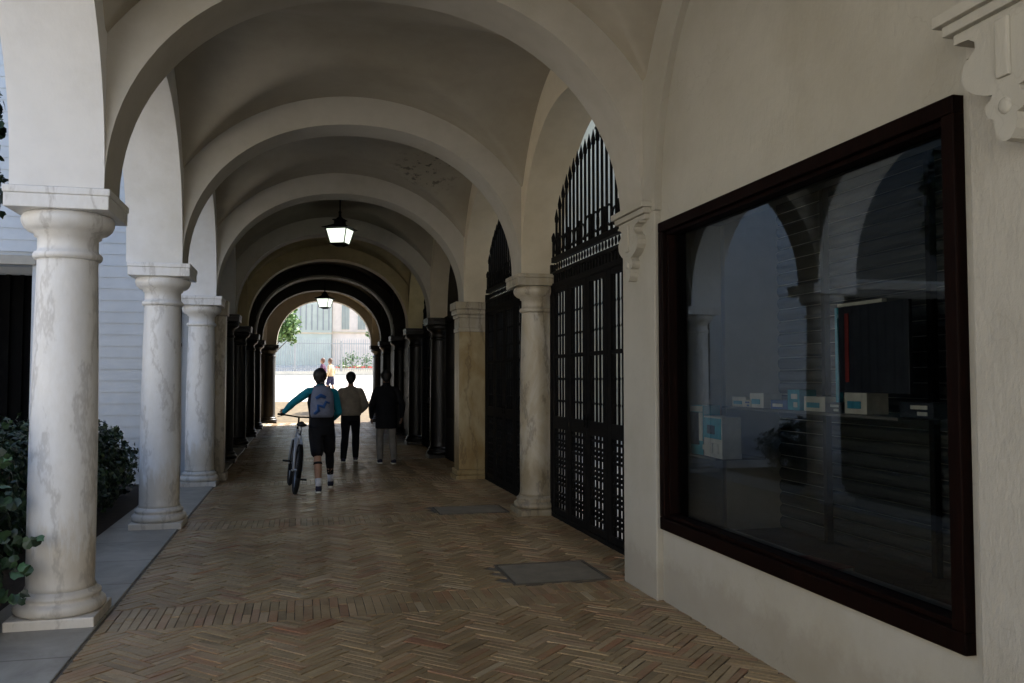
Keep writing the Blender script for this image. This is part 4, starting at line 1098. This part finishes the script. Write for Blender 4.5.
# ------------------------------------------------------------------ bicycle
M['tyre'] = simple('tyre_rubber', (.012, .012, .012), .8, 0, .2, 40, .3)
M['rim'] = simple('silver_rim', (.35, .36, .38), .35, .9, .1, 20, 0)
M['whiteframe'] = simple('white_bicycle_paint', (.42, .44, .47), .3, 0, .04, 10, 0)
bk_ = thing('bicycle', 'black and white bicycle pushed along beside the person in the teal jacket', 'bicycle', (-.07, 11.82, .011), R(2))
bk_.rotation_euler = (0, R(6.5), R(4.5))
WR = .335; AX0, AX1 = .335, 1.39
def circ(r, cy, cz, n=40): return [(0, cy+r*math.cos(2*math.pi*i/n), cz+r*math.sin(2*math.pi*i/n)) for i in range(n+1)]
for cy in (AX0, AX1):
    w = thing('wheel', None, None); del_keys = [k for k in ('category',) if k in w]
    w.parent = bk_
    mb = MB(); mb.tube(circ(WR-.032, cy, WR), .032, 8, cap=False); mb.build('tyre', M['tyre'], w)
    mb = MB(); mb.tube(circ(WR-.055, cy, WR), .011, 6, cap=False); mb.build('rim', M['rim'], w)
    mb = MB()
    for i in range(24):
        a = 2*math.pi*i/24; sx = .03*(1 if i % 2 else -1)
        mb.tube([(sx, cy, WR), (0, cy+(WR-.06)*math.cos(a), WR+(WR-.06)*math.sin(a))], .0018, 4)
    mb.tube([(-.05,cy,WR),(.05,cy,WR)], .018, 10); mb.build('spokes', M['rim'], w)
BB = (0,.77,.29); ST = (0,.62,.80); HB = (0,1.22,.72); HTp = (0,1.19,.86)
mb = MB()
mb.tube([BB, ST], .024, 10); mb.tube([BB, HB], .028, 10); mb.tube([(0,.635,.74), (0,1.20,.82)], .024, 10); mb.tube([HB, HTp], .022, 10)
for sx in (-.055, .055):
    mb.tube([(sx*.5,.75,.29), (sx,.55,.31), (sx,AX0,WR)], .014, 8); mb.tube([(sx*.35,.63,.76), (sx,.50,.58), (sx,AX0,WR)], .016, 8)
mb.build('frame', M['whiteframe'], bk_)
mb = MB()
for sx in (-.055, .055): mb.tube([(0,1.22,.72), (sx,1.24,.69), (sx,1.30,.55), (sx,AX1,WR)], .013, 8)
mb.build('fork', M['whiteframe'], bk_)
mb = MB(); mb.tube([HTp, (0,1.17,.98), (0,1.23,1.03)], .014, 8); mb.tube([(-.31,1.10,1.05),(-.2,1.17,1.045),(0,1.24,1.03),(.2,1.17,1.045),(.31,1.10,1.05)], .012, 8)
h_ = mb.build('handlebar', M['iron'], bk_)
for sx in (-1, 1):
    mb = MB(); mb.tube([(sx*.31,1.10,1.05),(sx*.22,1.155,1.047)], .018, 10); mb.build('grip', M['tyre'], h_)
    mb = MB(); mb.tube([(sx*.22,1.17,1.04),(sx*.27,1.19,1.02),(sx*.31,1.17,1.01)], .005, 6); mb.build('brake_lever', M['iron'], h_)
mb = MB(); mb.tube([ST, (0,.595,.93)], .013, 8); mb.build('seat_post', M['rim'], bk_)
mb = MB(); mb.rings([(0,.58,.925,.03,.06),(0,.57,.94,.075,.12),(0,.56,.965,.07,.12),(0,.56,.975,.04,.09)], 16); mb.tube([(0,.62,.955),(0,.74,.955),(0,.78,.95)], [.045,.025,.016], 10); remeshed(mb, 'saddle', M['tyre'], bk_, .008, 2)
mb = MB(); mb.tube([(0.055,.77+.09*math.cos(a*math.pi/12),.29+.09*math.sin(a*math.pi/12)) for a in range(25)], .008, 6, cap=False)
for a in range(5): mb.tube([(.055,.77,.29),(.055,.77+.09*math.cos(a*1.257),.29+.09*math.sin(a*1.257))], .007, 5)
mb.tube([(.05,.77,.375),(.05,AX0,.375)], .005, 5); mb.tube([(.05,.77,.205),(.05,AX0,.29)], .005, 5); mb.tube([(-.05,.77,.29),(.06,.77,.29)], .02, 10)
mb.build('chainset', M['iron'], bk_)
for sx, a in ((1, .9), (-1, .9+math.pi)):
    mb = MB(); ex, ez = .77+.17*math.cos(a), .29-.17*math.sin(a)
    mb.tube([(sx*.07,.77,.29),(sx*.085,ex,ez)], .011, 8); c_ = mb.build('crank', M['iron'], bk_)
    mb = MB(); mb.bbox(min(sx*.09,sx*.19), max(sx*.09,sx*.19), ex-.04, ex+.04, ez-.012, ez+.012, .005); mb.build('pedal', M['tyre'], c_)
for (cy, a0, a1) in ((AX0, -.2, 2.6), (AX1, .9, 3.0)):
    mb = MB(); pts = [(0, cy-(WR+.018)*math.cos(a0+(a1-a0)*i/16), WR+(WR+.018)*math.sin(a0+(a1-a0)*i/16)) for i in range(17)]
    mb.tube(pts, .028, 8, ell=.25); mb.build('mudguard', M['iron'], bk_)

# ------------------------------------------------------------------ sky, sun, camera
w = bpy.data.worlds.new('World'); sc.world = w; w.use_nodes = True
nt = w.node_tree; bg_ = nt.nodes['Background']; sk = nt.nodes.new('ShaderNodeTexSky'); sk.sky_type = 'NISHITA'; sk.sun_disc = False
EL = R(50)
sun_dir = Vector((math.cos(EL)*math.cos(R(38)), math.cos(EL)*math.sin(R(38)), math.sin(EL)))   # towards the sun
sk.sun_elevation = EL; sk.sun_rotation = math.atan2(sun_dir.x, sun_dir.y)
sk.air_density = 1.0; sk.dust_density = 1.5
nt.links.new(sk.outputs[0], bg_.inputs[0]); bg_.inputs[1].default_value = .15
L = bpy.data.lights.new('sun', 'SUN'); L.energy = 5; L.angle = R(.5); L.color = (1, .94, .85)
lo = bpy.data.objects.new('sun', L); col.objects.link(lo); lo.rotation_euler = sun_dir.to_track_quat('Z', 'Y').to_euler(); lo.location = (5, -5, 20)

cam = bpy.data.cameras.new('camera'); co = bpy.data.objects.new('camera', cam); col.objects.link(co); sc.camera = co
cam.sensor_width = 36; cam.lens = 850/1024*36; cam.clip_end = 600; cam.clip_start = .05
co.location = (0, 0, 1.6)
yaw = math.atan((512-303)/850); pit = math.atan(37.5/850)
co.rotation_euler = (math.pi/2+pit, 0, -yaw)
sc.view_settings.view_transform = 'Standard'; sc.view_settings.look = 'None'; sc.view_settings.gamma = 1; sc.view_settings.use_curve_mapping = False
sc.view_settings.exposure = 1.65
sc.cycles.max_bounces = 10; sc.cycles.diffuse_bounces = 6; sc.cycles.glossy_bounces = 4; sc.cycles.transparent_max_bounces = 8
sc.cycles.sample_clamp_indirect = 8
sc.cycles.caustics_reflective = False
